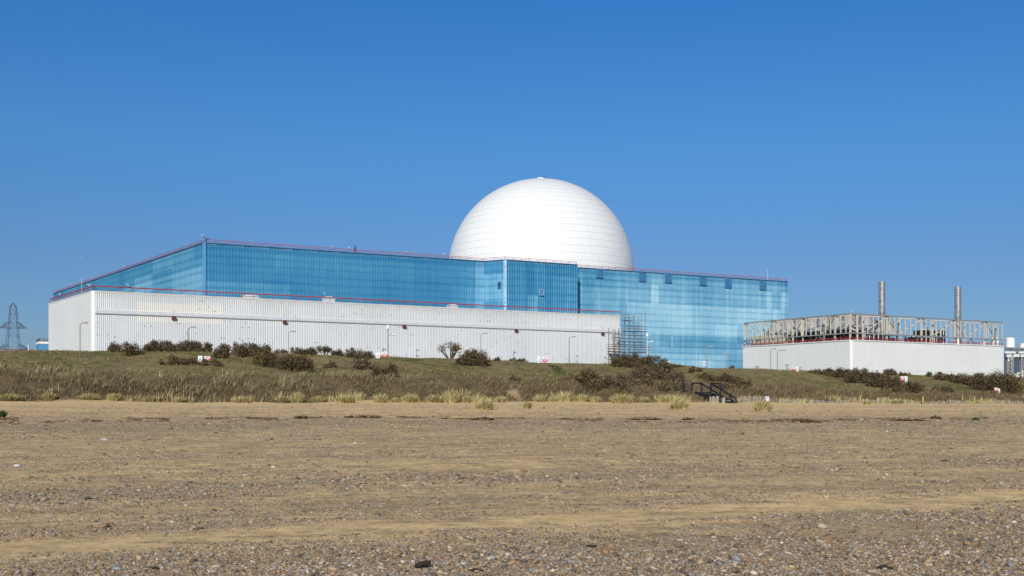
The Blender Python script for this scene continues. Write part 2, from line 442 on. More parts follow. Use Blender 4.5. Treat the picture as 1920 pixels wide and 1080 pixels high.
def beach_mat():
    s = NT('sand_and_shingle'); p = s.pos()
    sep = s.n('SeparateXYZ'); s.set(sep.inputs[0], p); x = sep.outputs[0]
    Db = s.vmath('DOT_PRODUCT', p, (NB[0], NB[1], 0)); Sb = s.vmath('DOT_PRODUCT', p, (UB[0], UB[1], 0))
    nd = s.n('MapRange', interpolation_type='SMOOTHSTEP'); s.set(nd.inputs[0], Db)
    for i, v in enumerate((14.0, 34.0, 1.0, 0.0)): nd.inputs[i + 1].default_value = v
    D = s.math('SUBTRACT', Db, s.math('MULTIPLY', s.math('MULTIPLY', x, .26), nd.outputs[0]))
    st = s.comb(Db, s.math('MULTIPLY', Sb, .16))        # stretched along the shore
    w1 = s.noise(st, .55, 5, .6); w2 = s.noise(st, 2.2, 5, .65)
    rel = s.math('ADD', s.math('MULTIPLY', D, .055), .35)
    Dw = s.math('ADD', D, s.math('MULTIPLY', s.math('MULTIPLY', s.math('ADD', s.math('SUBTRACT', w1, .5), s.math('MULTIPLY', s.math('SUBTRACT', w2, .5), .6)), 6.5), rel))
    f = s.math('DIVIDE', Dw, BMAX, clamp=True)
    stops = BST[:32]
    band = s.ramp(f, [(d / BMAX, a) for d, a, b in stops])
    brown = s.ramp(f, [(d / BMAX, b) for d, a, b in stops])
    # patchiness
    pn = s.noise(s.comb(Db, s.math('MULTIPLY', Sb, .4)), 1.4, 6, .7)
    pn2 = s.noise(p, 3.4, 6, .75)
    m = s.math('ADD', band, s.math('MULTIPLY', s.math('SUBTRACT', pn, .5), 1.25))
    m = s.math('ADD', m, s.math('MULTIPLY', s.math('SUBTRACT', pn2, .5), .9))
    # sand
    g = s.noise(p, 60, 4, .8)
    sand = s.mix(s.rng(g, .3, .7), (.67, .475, .235), (.86, .645, .345))
    sand = s.mix(s.math('MULTIPLY', s.rng(s.noise(st, 1.1, 6, .7), .42, .66), brown), sand, (.43, .295, .15))
    # pebbles: three sizes of cells
    pal = [(0, (.09, .065, .045)), (.16, (.23, .155, .085)), (.34, (.42, .26, .115)), (.5, (.29, .25, .195)), (.64, (.60, .42, .20)), (.78, (.44, .40, .335)), (.9, (.66, .49, .27)), (1, (.80, .73, .60))]
    def cells(scale):
        v = s.vor(p, scale)
        sr = s.n('SeparateColor'); s.set(sr.inputs[0], v.outputs['Color'])
        return s.ramp(sr.outputs[0], pal), v.outputs['Distance'], sr.outputs[1]
    c1, d1, r1 = cells(34); c2, d2, r2 = cells(70); c3, d3, r3 = cells(11)
    peb = s.mix(s.math('GREATER_THAN', r1, .5), c1, c2)
    k1 = s.rng(m, .30, .58)
    stone_mask = s.math('MULTIPLY', k1, s.math('LESS_THAN', s.math('ADD', s.math('MULTIPLY', d1, .8), s.math('MULTIPLY', r2, .35)), .74))
    col = s.mix(stone_mask, sand, peb)
    # scattered larger stones
    far = s.math('MULTIPLY', s.math('GREATER_THAN', s.math('ADD', r3, s.math('MULTIPLY', m, .45)), 1.06), s.math('LESS_THAN', d3, .36))
    col = s.mix(s.math('MULTIPLY', far, .85), col, c3)
    # dark wrack flecks
    wr = s.noise(s.comb(Db, s.math('MULTIPLY', Sb, .3)), 5.5, 6, .8)
    col = s.mix(s.rng(wr, .70, .77, 0, .4), col, (.06, .045, .03))
    # thin veils of blown sand lying in streaks along the shore, and coarse grain at every size, with shade between stones put into the colour
    vs = s.noise(s.comb(s.math('MULTIPLY', Db, 1.3), s.math('MULTIPLY', Sb, .085)), 2.2, 7, .72)
    veil = s.rng(vs, .57, .68, 0, .75)
    col = s.mix(veil, col, sand)
    gr = s.noise(p, 2.6, 12, .86)
    col = s.mix(1.0, col, s.ramp(gr, [(.34, (.40, .37, .34)), (.5, (1.02, 1.0, .97)), (.68, (1.50, 1.44, 1.34))]), 'MULTIPLY')
    # soft tonal variation of damp and dry ground
    col = s.mix(s.rng(s.noise(st, .28, 5, .65), .40, .64, 0, .45), col, s.mix(.5, col, (.26, .19, .115)))
    h = s.math('ADD', s.math('MULTIPLY', s.math('SUBTRACT', 1.0, d1), s.math('MULTIPLY', stone_mask, .02)), s.math('MULTIPLY', s.noise(p, 9, 7, .75), .05))
    s.bump(h, 1.0, .8)
    return s.done(col, .9, .12)

SCAR0, SCAR1 = hit(958, 731), hit(986, 754)
def off_scar(X, Y):
    d = (SCAR1 - SCAR0).to_2d(); L = d.length; d /= L
    rx, ry = X - SCAR0.x, Y - SCAR0.y; a = rx * d.x + ry * d.y
    return (np.abs(-rx * d.y + ry * d.x) > .5) | (a < -.3) | (a > L)
def bank_mat():
    s = NT('rough_grass_bank'); p = s.pos()
    D = s.vmath('DOT_PRODUCT', p, (NC[0], NC[1], 0)); S = s.vmath('DOT_PRODUCT', p, (UC[0], UC[1], 0))
    n1 = s.noise(s.comb(s.math('MULTIPLY', D, .8), S), .17, 6, .65)
    n2 = s.noise(s.comb(D, s.math('MULTIPLY', S, 1.3)), .8, 6, .75)
    n3 = s.noise(p, 3.2, 5, .8)
    green = s.mix(s.rng(n2, .3, .7), (.072, .092, .024), (.130, .140, .042))
    straw = s.mix(s.rng(n3, .3, .7), (.21, .158, .072), (.35, .275, .14))
    k = s.math('ADD', s.math('MULTIPLY', s.math('SUBTRACT', n1, .5), 2.0), s.math('MULTIPLY', s.math('SUBTRACT', n2, .5), 1.7))
    k = s.math('ADD', k, s.math('MULTIPLY', s.math('SUBTRACT', n3, .5), .9))
    col = s.mix(s.rng(k, -.42, .12), green, straw)
    dk = s.noise(p, 1.7, 6, .8)
    col = s.mix(s.rng(dk, .53, .68, 0, .75), col, (.070, .054, .030))
    # brown heath-like foot of the bank
    hollow_shade = s.noise(s.comb(s.math('MULTIPLY', D, .9), S), .85, 5, .7)
    foot = s.math('ADD', D, s.math('MULTIPLY', s.math('SUBTRACT', n1, .5), 7.0))
    col = s.mix(s.rng(foot, 87.5, 82.0, 0, .85), col, s.mix(s.rng(n3, .3, .7), (.098, .070, .038), (.215, .16, .092)))
    col = s.mix(s.math('MULTIPLY', s.rng(hollow_shade, .54, .66, 0, .7), s.rng(foot, 88.0, 84.0)), col, (.055, .042, .024))  # shade of the hollows, put into the colour as noise patches
    col = s.mix(s.rng(D, 77.0, 75.4), col, (.46, .34, .19))
    def seg(P0, P1, w):
        d = (P1 - P0); L = d.to_2d().length; dx, dy = d.x / L, d.y / L
        rel = s.vmath('SUBTRACT', p, (P0.x, P0.y, 0))
        a = s.vmath('DOT_PRODUCT', rel, (dx, dy, 0)); b = s.math('ABSOLUTE', s.vmath('DOT_PRODUCT', rel, (-dy, dx, 0)))
        b = s.math('ADD', b, s.math('MULTIPLY', s.math('SUBTRACT', n3, .5), w * 1.6))
        k = s.rng(b, w, w * .45)
        return s.math('MULTIPLY', k, s.math('MULTIPLY', s.rng(a, -.3, .5), s.rng(a, L + .3, L - .5)))
    col = s.mix(seg(hit(1038, 685), hit(1088, 716), .75), col, (.075, .088, .028))
    col = s.mix(seg(SCAR0, SCAR1, .55), col, (.42, .29, .16))
    s.bump(s.math('ADD', s.math('MULTIPLY', n3, .18), s.math('MULTIPLY', n2, .22)), 1.0, .9)
    return s.done(col, .95, .08)

# ------------------------------------------------------------------ ground sheets
def grid_sheet(name, S, rows, mat):
    """rows: list of D arrays (one D per S) from seaward to landward"""
    V = []
    for Dr in rows:
        X = S * UC[0] + Dr * NC[0]; Y = S * UC[1] + Dr * NC[1]
        V.append(np.stack([X, Y, zt(X, Y)], 1))
    V = np.concatenate(V); ns = len(S); nr = len(rows)
    i = np.arange(ns - 1); f = []
    for r in range(nr - 1):
        a = r * ns + i
        f.append(np.stack([a, a + 1, a + 1 + ns, a + ns], 1))
    me = np_mesh(name, V, [np.concatenate(f)], smooth=True)
    o = link(name, me, mat); o['kind'] = 'structure'
    return o
S_ARR = np.concatenate([np.arange(-420, -30, 10), np.arange(-30, 15, .4), np.arange(15, 150, .33), np.arange(150, 210, 1.5), np.arange(210, 700, 12)])
TOE = D_TOE + .3 + (vn(S_ARR / 4.5, S_ARR * 0, 21) - .5) * 2.4 + (vn(S_ARR / 1.3, S_ARR * 0, 22) - .5) * .9
bd = np.concatenate([np.arange(-60, 0, 6), np.arange(0, 6, .8), np.arange(6, 26, .16), np.arange(26, 74.0, .33)])
rows = [np.full_like(S_ARR, d) for d in bd if d < 73.2] + [TOE]
grid_sheet('beach', S_ARR, rows, beach_mat())
kk = np.concatenate([np.linspace(0, .22, 46), np.linspace(.22, .8, 110)[1:], np.linspace(.8, 1, 26)[1:]])
rows = [TOE + (D_FLAT - TOE) * k for k in kk]
grid_sheet('grassy_bank', S_ARR, rows, bank_mat())
M['yard'] = paint('yard_ground', (.16, .15, .10), .3, .08, .95)
g = MB()
def CP(s, d, z): return (s * UC[0] + d * NC[0], s * UC[1] + d * NC[1], z)
g.add([CP(-6000, D_FLAT, Z_PLAT), CP(6000, D_FLAT, Z_PLAT), CP(6000, 8000, Z_PLAT), CP(-6000, 8000, Z_PLAT)], [(0, 1, 2, 3)])
g.add([CP(-6000, -60, -4.5), CP(-420, -60, -4.5), CP(-420, D_FLAT, Z_PLAT), CP(-6000, D_FLAT, Z_PLAT)], [(0, 1, 2, 3)])
g.add([CP(699, -60, -4.5), CP(6000, -60, -4.5), CP(6000, D_FLAT, Z_PLAT), CP(699, D_FLAT, Z_PLAT)], [(0, 1, 2, 3)])
o = g.build('ground', M['yard']); o['kind'] = 'structure'
s_ = NT('sea_water'); s_.bump(s_.noise(s_.pos(), .6, 5), .15, .6)
g = MB().add([CP(-6000, -8000, -2.7), CP(6000, -8000, -2.7), CP(6000, -26, -2.7), CP(-6000, -26, -2.7)], [(0, 1, 2, 3)])
o = g.build('sea', s_.done((.05, .08, .08), .12, .5)); o['kind'] = 'structure'

# ------------------------------------------------------------------ shingle (real stones)
def ico():
    t = (1 + 5 ** .5) / 2
    v = np.array([(-1, t, 0), (1, t, 0), (-1, -t, 0), (1, -t, 0), (0, -1, t), (0, 1, t), (0, -1, -t), (0, 1, -t), (t, 0, -1), (t, 0, 1), (-t, 0, -1), (-t, 0, 1)], float)
    v /= np.linalg.norm(v[0])
    f = np.array([(0, 11, 5), (0, 5, 1), (0, 1, 7), (0, 7, 10), (0, 10, 11), (1, 5, 9), (5, 11, 4), (11, 10, 2), (10, 7, 6), (7, 1, 8), (3, 9, 4), (3, 4, 2), (3, 2, 6), (3, 6, 8), (3, 8, 9), (4, 9, 5), (2, 4, 11), (6, 2, 10), (8, 6, 7), (9, 8, 1)])
    return v, f
s_ = NT('shingle_stones')
r_ = s_.n('NewGeometry').outputs['Random Per Island']
c_ = s_.ramp(r_, [(0, (.02, .016, .014)), (.14, (.065, .05, .038)), (.26, (.16, .10, .06)), (.37, (.31, .16, .065)), (.46, (.13, .135, .15)), (.57, (.22, .23, .26)),
                  (.68, (.44, .285, .12)), (.75, (.30, .30, .31)), (.85, (.54, .39, .21)), (.90, (.50, .47, .42)), (.96, (.42, .20, .07)), (1, (.78, .75, .70))])  # real dark pebbles, plus dark ones standing in for shaded gaps
k_ = s_.noise(s_.pos(), 45, 4)
M['shingle'] = s_.done(s_.mix(.25, c_, s_.mix(s_.rng(k_, .3, .7), (.10, .075, .05), (.56, .43, .27)), 'MIX'), .6, .3)
def shingle():
    N = 640000
    y0, y1 = 9.2, 72.0
    Y = y0 * (y1 / y0) ** RNG.random(N)              # pdf ~ 1/Y
    X = (RNG.random(N) - .5) * (.96 * Y + 3)
    n = vn(X / 1.6, Y / .9, 31) * .35 + vn(X / .4, Y / .4, 32) * .2 + vn(X / 4.5, Y / 1.4, 33) * .45
    p = pebbly(X, Y)
    q = np.clip(p * 1.05 + (n - .5) * 1.9 * np.clip(p * 3, .15, 1) - .10, .012, 1)
    keep = (RNG.random(N) < q) & (Dof(X, Y) < 70)
    X = X[keep]; Y = Y[keep]; p = p[keep]; k = len(X)
    r = .0063 * np.exp(RNG.normal(0, .50, k)) * (.75 + .5 * p) * (np.maximum(Y, 10) / 11) ** .28
    big = RNG.random(k) < .012 + .03 * (p > .55)
    r = np.where(big, r * 2.1, r)
    r = np.minimum(r, .065)
    iv, fi = ico()
    a = RNG.random(k) * 2 * np.pi
    sx = r * (1 + .6 * RNG.random(k)); sy = r * (.75 + .3 * RNG.random(k)); sz = r * (.42 + .3 * RNG.random(k))
    jit = 1 + .16 * RNG.normal(size=(k, 12, 1))
    v = iv[None] * jit * np.stack([sx, sy, sz], 1)[:, None]
    tl = RNG.normal(0, .18, k)[:, None]
    ca, sa = np.cos(a)[:, None], np.sin(a)[:, None]
    vx = v[..., 0] * ca - v[..., 1] * sa; vy = v[..., 0] * sa + v[..., 1] * ca
    vz = v[..., 2] + vx * tl
    V = np.stack([vx + X[:, None], vy + Y[:, None], vz + (zt(X, Y) + sz * .55)[:, None]], 2).reshape(-1, 3)
    Fc = (fi[None] + (np.arange(k) * 12)[:, None, None]).reshape(-1, 3)
    me = np_mesh('shingle', V, [Fc], smooth=True)
    o = link('shingle', me, M['shingle']); tag(o, 'mixed grey, brown and white shingle strewn over the sand', 'shingle'); o['kind'] = 'stuff'
    print('pebbles', k)
shingle()

# ------------------------------------------------------------------ grass blades
def blades(P, h, lean, w, curve=.5):
    """P (N,3) feet, h heights, lean (N,2) tip offset, w widths -> verts, faces"""
    N = len(P); a = RNG.random(N) * np.pi
    side = np.stack([np.cos(a), np.sin(a), np.zeros(N)], 1) * (w / 2)[:, None]
    L = np.concatenate([lean, np.zeros((N, 1))], 1)
    up = np.zeros((N, 3)); up[:, 2] = 1
    mid = P + up * (h * .58)[:, None] + L * .30
    tip = P + up * (h * (1 - .12 * curve))[:, None] + L
    V = np.stack([P - side, P + side, mid + side * .8, mid - side * .8, tip], 1).reshape(-1, 3)
    b = np.arange(N) * 5
    return V, [np.stack([b, b + 1, b + 2, b + 3], 1), np.stack([b + 3, b + 2, b + 4], 1)]
def scatter_SD(n, d0, d1, s0=-14, s1=158):
    D = d0 + (d1 - d0) * RNG.random(n); S = s0 + (s1 - s0) * RNG.random(n)
    return S * UC[0] + D * NC[0], S * UC[1] + D * NC[1], D, S
def grass_stuff(name, label, X, Y, h, w, mat, lean=.35, bias=(.12, 0.0)):
    ok = off_scar(X, Y); X, Y, h, w = X[ok], Y[ok], h[ok], w[ok]
    P = np.stack([X, Y, zt(X, Y) - .03], 1)
    ln = RNG.normal(0, lean, (len(X), 2)) * h[:, None] + np.array(bias) * h[:, None]
    V, Fc = blades(P, h, ln, w)
    o = link(name, np_mesh(name, V, Fc), mat); tag(o, label, 'grass'); o['kind'] = 'stuff'
    return o
X, Y, D, S = scatter_SD(330000, 75.2, 90)
cl = vn(D / 1.5, S / 2.2, 41) * .6 + vn(D / 4, S / 7, 42) * .5
edge = ss(75.2, 76.4, D) * (1 - ss(80.5, 87, D + 9 * (vn(D / 3, S / 6, 43) - .5)))
k = RNG.random(len(X)) < np.clip(edge * (.10 + 1.5 * (cl - .30)), 0, 1)
h = (.10 + .34 * cl[k]) * (.6 + .7 * RNG.random(k.sum()))
grass_stuff('dune_grass', 'brown dead marram grass matted along the foot of the bank', X[k], Y[k], h, np.full(k.sum(), .035), M['marram_brown'], .55, (.45, 0))
X, Y, D, S = scatter_SD(60000, 74.6, 78.5)
cl = vn(S / 2.4, D / 3, 61) * .75 + vn(S / .8, D / .8, 62) * .35
k = RNG.random(len(X)) < np.clip((cl - .60) * 4.5, 0, 1) * ss(74.6, 75.6, D) * (1 - ss(76.4, 78.5, D))
h = (.18 + .42 * cl[k]) * (.6 + .7 * RNG.random(k.sum()))
grass_stuff('straw_fringe', 'thin straw coloured marram fringe where the bank meets the sand', X[k], Y[k], h, np.full(k.sum(), .035), M['marram'], .35, (.2, 0))
X, Y, D, S = scatter_SD(90000, 79, 91, -14, 30)
cl = vn(D / 1.3, S / 1.1, 45) * .6 + vn(D / 4, S / 3, 46) * .5
k = RNG.random(len(X)) < np.clip((cl - .63) * 4, 0, 1) * (1 - ss(84, 91, D + 6 * (vn(D / 3, S / 4, 47) - .5)))
h = (.28 + .38 * cl[k]) * (.6 + .6 * RNG.random(k.sum()))
grass_stuff('pale_dune_grass', 'pale leaning marram clumps over the brown grass at the left of the bank', X[k], Y[k], h, np.full(k.sum(), .04), M['marram_mid'], .30, (.55, 0))
X, Y, D, S = scatter_SD(130000, 82, 126)
cl = vn(D / 1.8, S / 2.6, 51) * .55 + vn(D / 6, S / 9, 52) * .55
k = RNG.random(len(X)) < np.clip((cl - .33) * 1.9, .03, 1)
h = (.06 + .14 * cl[k]) * (.6 + .8 * RNG.random(k.sum()))
grass_stuff('rough_turf', 'thin tawny and green rough grass over the slope of the bank', X[k], Y[k], h, np.full(k.sum(), .05), M['turf_blades'], .6, (.35, 0))

# ------------------------------------------------------------------ marram tufts
tufts = [  # x, foot row, height px, width px, label
    (1, 783, 16, 18, 'green marram tuft alone on the sand at the left frame edge'),
    (18, 752, 15, 42, 'wide pale marram tuft at the foot of the bank, leftmost in the photo'),
    (90, 752, 16, 26, 'pale leaning marram tuft, second from the left along the bank foot'),
    (165, 752, 15, 36, 'broad pale marram tuft, third from the left along the bank foot'),
    (212, 753, 18, 24, 'tall pale marram tuft, fourth from the left along the bank foot'),
    (285, 753, 10, 20, 'small straw tuft, fifth from the left along the bank foot'),
    (333, 754, 11, 26, 'low straw tuft, sixth from the left along the bank foot'),
    (452, 755, 12, 32, 'low wide straw tuft by a sandy patch, seventh from the left along the bank foot'),
    (525, 755, 14, 22, 'narrow straw tuft just left of the upright yellow-green tuft'),
    (555, 756, 22, 22, 'upright yellow-green tuft, tallest on the left half of the bank foot'),
    (596, 755, 13, 26, 'low straw tuft just right of the upright yellow-green tuft'),
    (648, 756, 16, 38, 'wide grey-straw tuft below the dark brown heath, left of the picture centre'),
    (712, 755, 18, 26, 'round yellow-green tuft below the second sign pair from the left'),
    (740, 755, 11, 16, 'tiny tuft squeezed between two round tufts below the second sign pair'),
    (767, 755, 18, 28, 'round straw tuft, second right of the one below the second sign pair'),
    (814, 755, 17, 34, 'wide pale tuft close left of the tallest golden tuft'),
    (845, 756, 26, 25, 'tallest golden marram tuft at the foot of the bank, below the bare tree'),
    (873, 755, 14, 22, 'pale tuft close right of the tallest golden tuft'),
    (908, 768, 20, 32, 'dark bushy marram tuft standing forward on the sand, larger of the two'),
    (938, 755, 13, 24, 'pale tuft directly behind the larger forward tuft on the sand'),
    (987, 766, 15, 18, 'small dark marram tuft standing forward on the sand, smaller of the two'),
    (1010, 755, 16, 22, 'pale tuft behind and right of the smaller forward tuft on the sand'),
    (1036, 755, 12, 20, 'low tuft close left of the tall golden tuft below the third sign pair'),
    (1060, 755, 22, 20, 'tall golden tuft below the third sign pair from the left'),
    (1090, 755, 17, 20, 'yellow-green tuft, first right of the tall golden tuft below the third sign pair'),
    (1116, 755, 14, 18, 'low pale tuft, second right of the tall golden tuft below the third sign pair'),
    (1165, 756, 19, 40, 'broad bright straw tuft below the dark spreading gorse'),
    (1205, 755, 12, 22, 'low pale tuft, first right of the broad bright straw tuft'),
    (1242, 755, 15, 26, 'pale tuft, second right of the broad bright straw tuft'),
    (1273, 768, 22, 32, 'straw tuft spilling onto the sand left of the black steps'),
    (1428, 772, 24, 34, 'straw tuft on the sand before the paling fence, right of the black steps'),
    (1625, 758, 9, 14, 'small tuft on the paling fence line, left of the small sand heap'),
    (1682, 757, 10, 24, 'low tuft on a small sand heap by the paling fence'),
    (1828, 788, 8, 12, 'small fresh green tuft on the open shingle at the right')]
def tuft_mesh(hh, ww, n, seed):
    r = np.random.default_rng(seed)
    rad = np.sqrt(r.random(n)) * ww * .32; a = r.random(n) * 6.283
    P = np.stack([rad * np.cos(a), rad * np.sin(a) * .8, np.full(n, -.06)], 1)
    h = hh * (.45 + .65 * r.random(n)) * (1 - .35 * (rad / (ww * .32)) ** 2)
    out = np.stack([np.cos(a), np.sin(a)], 1) * (rad * .9)[:, None] + r.normal(0, .18, (n, 2)) * h[:, None] + np.array([.16, 0]) * h[:, None]
    return blades(P, h, out, np.full(n, .045))
for i, (x, y, h, w, lab) in enumerate(tufts):
    p = hit(x, y); m_ = p.y / F
    n = int(200 + 12 * w)
    V, Fc = tuft_mesh(h * m_ * 1.22, w * m_ * 1.15, n, 100 + i)
    o = link('marram_tuft', np_mesh('marram_tuft', V, Fc), M['green_leaf'] if i in (0, 33) else M['marram'])
    o.location = p; tag(o, lab, 'grass tuft', 'marram tufts along the foot of the bank')

# ------------------------------------------------------------------ gorse and scrub
def leaf_cloud(W, Dp, H, seed, leaf=.115, dens=1.0, trunk_gap=0.0):
    """leaf-sized faces on and in a heap of irregular clumps; local origin at the ground"""
    r = np.random.default_rng(seed)
    nb = int(np.clip(W * Dp * 2.3, 9, 64))
    C = []; R = []
    for _ in range(nb):
        for _t in range(20):
            q = r.uniform(-1, 1, 2)
            if q[0] ** 2 + q[1] ** 2 < 1: break
        top = H * (1 - .40 * (q[0] ** 2 + q[1] ** 2) ** 2) * r.uniform(.60, 1.10)
        R_ = r.uniform(.11, .30) * min(H, Dp, W) + .09
        C.append((q[0] * (W / 2 - R_ * .6), q[1] * (Dp / 2 - R_ * .6), max(top - R_, R_ * .45 + trunk_gap))); R.append(R_)
        if top - R_ > R_ * 1.1 and trunk_gap == 0:
            C.append((C[-1][0] * 1.03, C[-1][1] * 1.03, (top - R_) * .45)); R.append(R_ * 1.1)
    C = np.array(C); R = np.array(R)
    area = (R ** 2 * 12.57)
    nL = (area / (leaf ** 2) * 1.25 * dens).astype(int) + 16
    idx = np.repeat(np.arange(len(R)), nL); n = len(idx)
    d = r.normal(size=(n, 3)); d /= np.linalg.norm(d, axis=1)[:, None]
    rr = R[idx] * (.45 + .62 * r.random(n) ** .5) * (1 + .32 * r.normal(size=n))
    P = C[idx] + d * rr[:, None] * np.array([1, 1, .85])
    ok = P[:, 2] > -.15; P = P[ok]; d = d[ok]; n = len(P)
    a = r.normal(size=(n, 3)); a = a - (a * d).sum(1)[:, None] * d * .4; a /= np.linalg.norm(a, axis=1)[:, None]
    b = np.cross(d, a); b /= np.linalg.norm(b, axis=1)[:, None] + 1e-6
    spr = r.random(n) < .34
    la = leaf * (.55 + .8 * r.random(n)); lb = la * (.5 + .4 * r.random(n))
    dirr = d + r.normal(0, .35, (n, 3)) + np.array([0, 0, .35]); dirr /= np.linalg.norm(dirr, axis=1)[:, None]
    a[spr] = dirr[spr]; la[spr] *= 2.2; lb[spr] *= .40
    b = np.cross(a, r.normal(size=(n, 3))); b /= np.linalg.norm(b, axis=1)[:, None] + 1e-6
    A = a * la[:, None] * .5; B = b * lb[:, None] * .5
    V = np.stack([P - A - B * .6, P + B * .3 - A * .6 + B, P + A, P + A * .2 - B], 1).reshape(-1, 3)
    k = np.arange(n) * 4
    return V, [np.stack([k, k + 1, k + 2, k + 3], 1)], C, R
def stems(C, R, seed, r0=.05, every=1, lean=.3):
    r = random.Random(seed); m = MB()
    for c in C[::every]:
        b = Vector((c[0] * .12 + r.uniform(-.03, .03), c[1] * .12, -.15))
        q = Vector((c[0] * .7, c[1] * .7, c[2] * .55)); e = Vector(c)
        m.tube(b, q, r0, 5, r0 * .7); m.tube(q, e, r0 * .7, 5, r0 * .35)
    return m
def bush(x0, x1, yt, yb, lab, seed, mat='gorse', leaf=.115, dens=1.0, gap=0.0, name='gorse_bush', cat='gorse bush', flowers=0, stem_r=.05, D=None, group='gorse bushes on the bank', deep=.7):
    x = (x0 + x1) / 2
    if D is None:
        p = hit(x, yb)
        if Dof(p.x, p.y) > D_CREST - 3: p = at_D(x, D_CREST - 2.5)
    else: p = at_D(x, D)
    m_ = p.y / F
    W = (x1 - x0) * m_; Dp = float(np.clip(W * deep, .8, 3.6))
    c = Vector((p.x + NC[0] * Dp * .4, p.y + NC[1] * Dp * .4, 0)); c.z = gz(c.x, c.y) - .03
    ztop = (HY - yt) / F * c.y
    H = max(ztop - c.z, .45) * 1.12
    V, Fc, C, R = leaf_cloud(W * 1.14, Dp, H, seed, leaf, dens, gap * H)
    # turn the long side parallel to the picture's bank line and seat leaves on the slope
    ca, sa = UC[0], UC[1] * .55
    nrm = math.hypot(ca, sa); ca /= nrm; sa /= nrm
    def turn(A):
        A = np.array(A, float); B = A.copy()
        B[:, 0] = A[:, 0] * ca - A[:, 1] * sa; B[:, 1] = A[:, 0] * sa + A[:, 1] * ca
        return B
    V = turn(V); C = turn(C)
    dz = zt(V[:, 0] + c.x, V[:, 1] + c.y, False) - float(zt(c.x, c.y, False))
    fall = np.clip(1 - V[:, 2] / H, 0, 1)
    V[:, 2] += np.minimum(dz, 0) * fall + np.maximum(dz, 0) * .3 * fall
    t = thing(name, lab, cat, c, group)
    f = link('foliage', np_mesh('foliage', V, Fc), M[mat], t)
    if flowers:
        k = np.nonzero((V[::4, 2] > H * .35) & (V[::4, 0] < -W * .05))[0]
        k = RNG.choice(k, min(flowers, len(k)), replace=False)
        Q = V.reshape(-1, 4, 3)[k]
        Q = Q + (Q.mean(1, keepdims=True) * np.array([.04, .04, .05]))
        i4 = np.arange(len(k)) * 4
        link('flowers', np_mesh('flowers', Q.reshape(-1, 3), [np.stack([i4, i4 + 1, i4 + 2, i4 + 3], 1)]), M['gorse_flower'], f)['kind'] = 'stuff'
    sm = stems(C, R, seed, stem_r, 1 if gap else 2)
    sm.v = [(v[0] + c.x, v[1] + c.y, v[2] + c.z) for v in sm.v]
    sm.build('branches', M['bark'], t)
    return t
B = bush
B(203, 233, 642, 660, 'brown gorse bush leftmost on the crest, against the foot of the white hall', 1)
B(226, 272, 641, 668, 'spreading loose gorse bush just right of the leftmost one on the crest', 2, dens=.8)
B(274, 334, 639, 660, 'left half of the low flat gorse hedge against the white ribbed wall', 3)
B(328, 398, 641, 659, 'right half of the low flat gorse hedge against the white ribbed wall', 4)
B(303, 346, 667, 686, 'low gorse clump with a few yellow flowers left of the first sign pair', 5, flowers=25)
B(338, 372, 670, 685, 'small dark gorse clump directly below the first sign pair', 6)
B(375, 421, 671, 687, 'low ragged gorse clump just right of and below the first sign pair', 7)
B(400, 432, 655, 673, 'small rounded gorse right beside the red and white sign of the first pair', 8)
B(408, 458, 644, 667, 'left part of the big dark gorse thicket on the crest, with a bare trunk', 9, gap=.12, stem_r=.08)
B(446, 512, 642, 671, 'tallest right part of the big dark gorse thicket on the crest', 10)
B(476, 534, 663, 690, 'gorse with yellow flowers on the slope below the big thicket', 11, flowers=90)
B(520, 587, 664, 697, 'largest dark gorse bush on the open slope, right of the flowering gorse', 12)
B(517, 540, 654, 663, 'tiny gorse scrub at the foot of the lamp post, against the white wall', 13, dens=.8)
B(543, 575, 652, 665, 'low gorse, first of the row on the crest right of the lamp post', 14)
B(570, 600, 649, 665, 'rounded gorse, second of the row on the crest right of the lamp post', 15)
B(595, 622, 646, 665, 'gorse shaped like a little tree with gaps below its crown', 16, gap=.42, dens=.9, stem_r=.07)
B(622, 652, 655, 668, 'low gorse between the tree-like gorse and the second sign pair', 17)
B(650, 690, 653, 674, 'dense rounded gorse close left of the second sign pair', 18)
B(684, 702, 659, 672, 'small gorse touching the second sign pair on its left', 19)
B(608, 638, 678, 690, 'low flat scrub patch alone on the open slope below the tree-like gorse', 20, dens=.8)
B(660, 702, 672, 694, 'ragged scrub on the slope below the second sign pair', 21, mat='gorse_pale', dens=.8)
B(704, 754, 682, 708, 'rounded brown gorse lying lower right of the second sign pair', 22)
B(826, 873, 640, 673, 'small bare-stemmed tree with thin brown leaves against the white wall', 23, mat='tree_leaf', dens=.24, gap=.4, name='small_tree', cat='tree', stem_r=.07, leaf=.13)
B(860, 924, 657, 688, 'wide brown gorse close right of the bare-stemmed tree', 24)
B(928, 944, 669, 677, 'tiny round gorse on the crest right of the lamp post by the bare tree', 25)
B(955, 995, 671, 678, 'thin line of low scrub along the white wall left of the third sign pair', 26, dens=.7)
B(955, 982, 705, 716, 'small dark scrub patch on the slope below the third sign pair', 27, mat='gorse_pale', dens=.8)
B(1085, 1124, 693, 727, 'tall dark gorse at the left end of the thicket above the marram', 28)
B(1110, 1156, 705, 735, 'dark gorse sprawling right and below the tall one of the thicket', 29)
B(1140, 1195, 709, 735, 'low scrub between the sprawling gorse and the steps', 30, mat='gorse_pale')
B(1158, 1222, 665, 690, 'left half of the big gorse mound below the scaffolding', 31)
B(1196, 1268, 670, 700, 'right half of the big gorse mound, beside the fourth sign pair', 32)
B(1185, 1244, 688, 712, 'grey-brown scrub on the slope under the big gorse mound', 33, mat='gorse_pale')
B(1202, 1232, 708, 724, 'dark gorse patch in the scrub under the big gorse mound', 34)
B(1225, 1292, 692, 715, 'pale grey scrub below the fourth sign pair', 35, mat='gorse_pale', dens=.9)
B(1262, 1288, 682, 690, 'low flat gorse on the crest right of the fourth sign pair', 36)
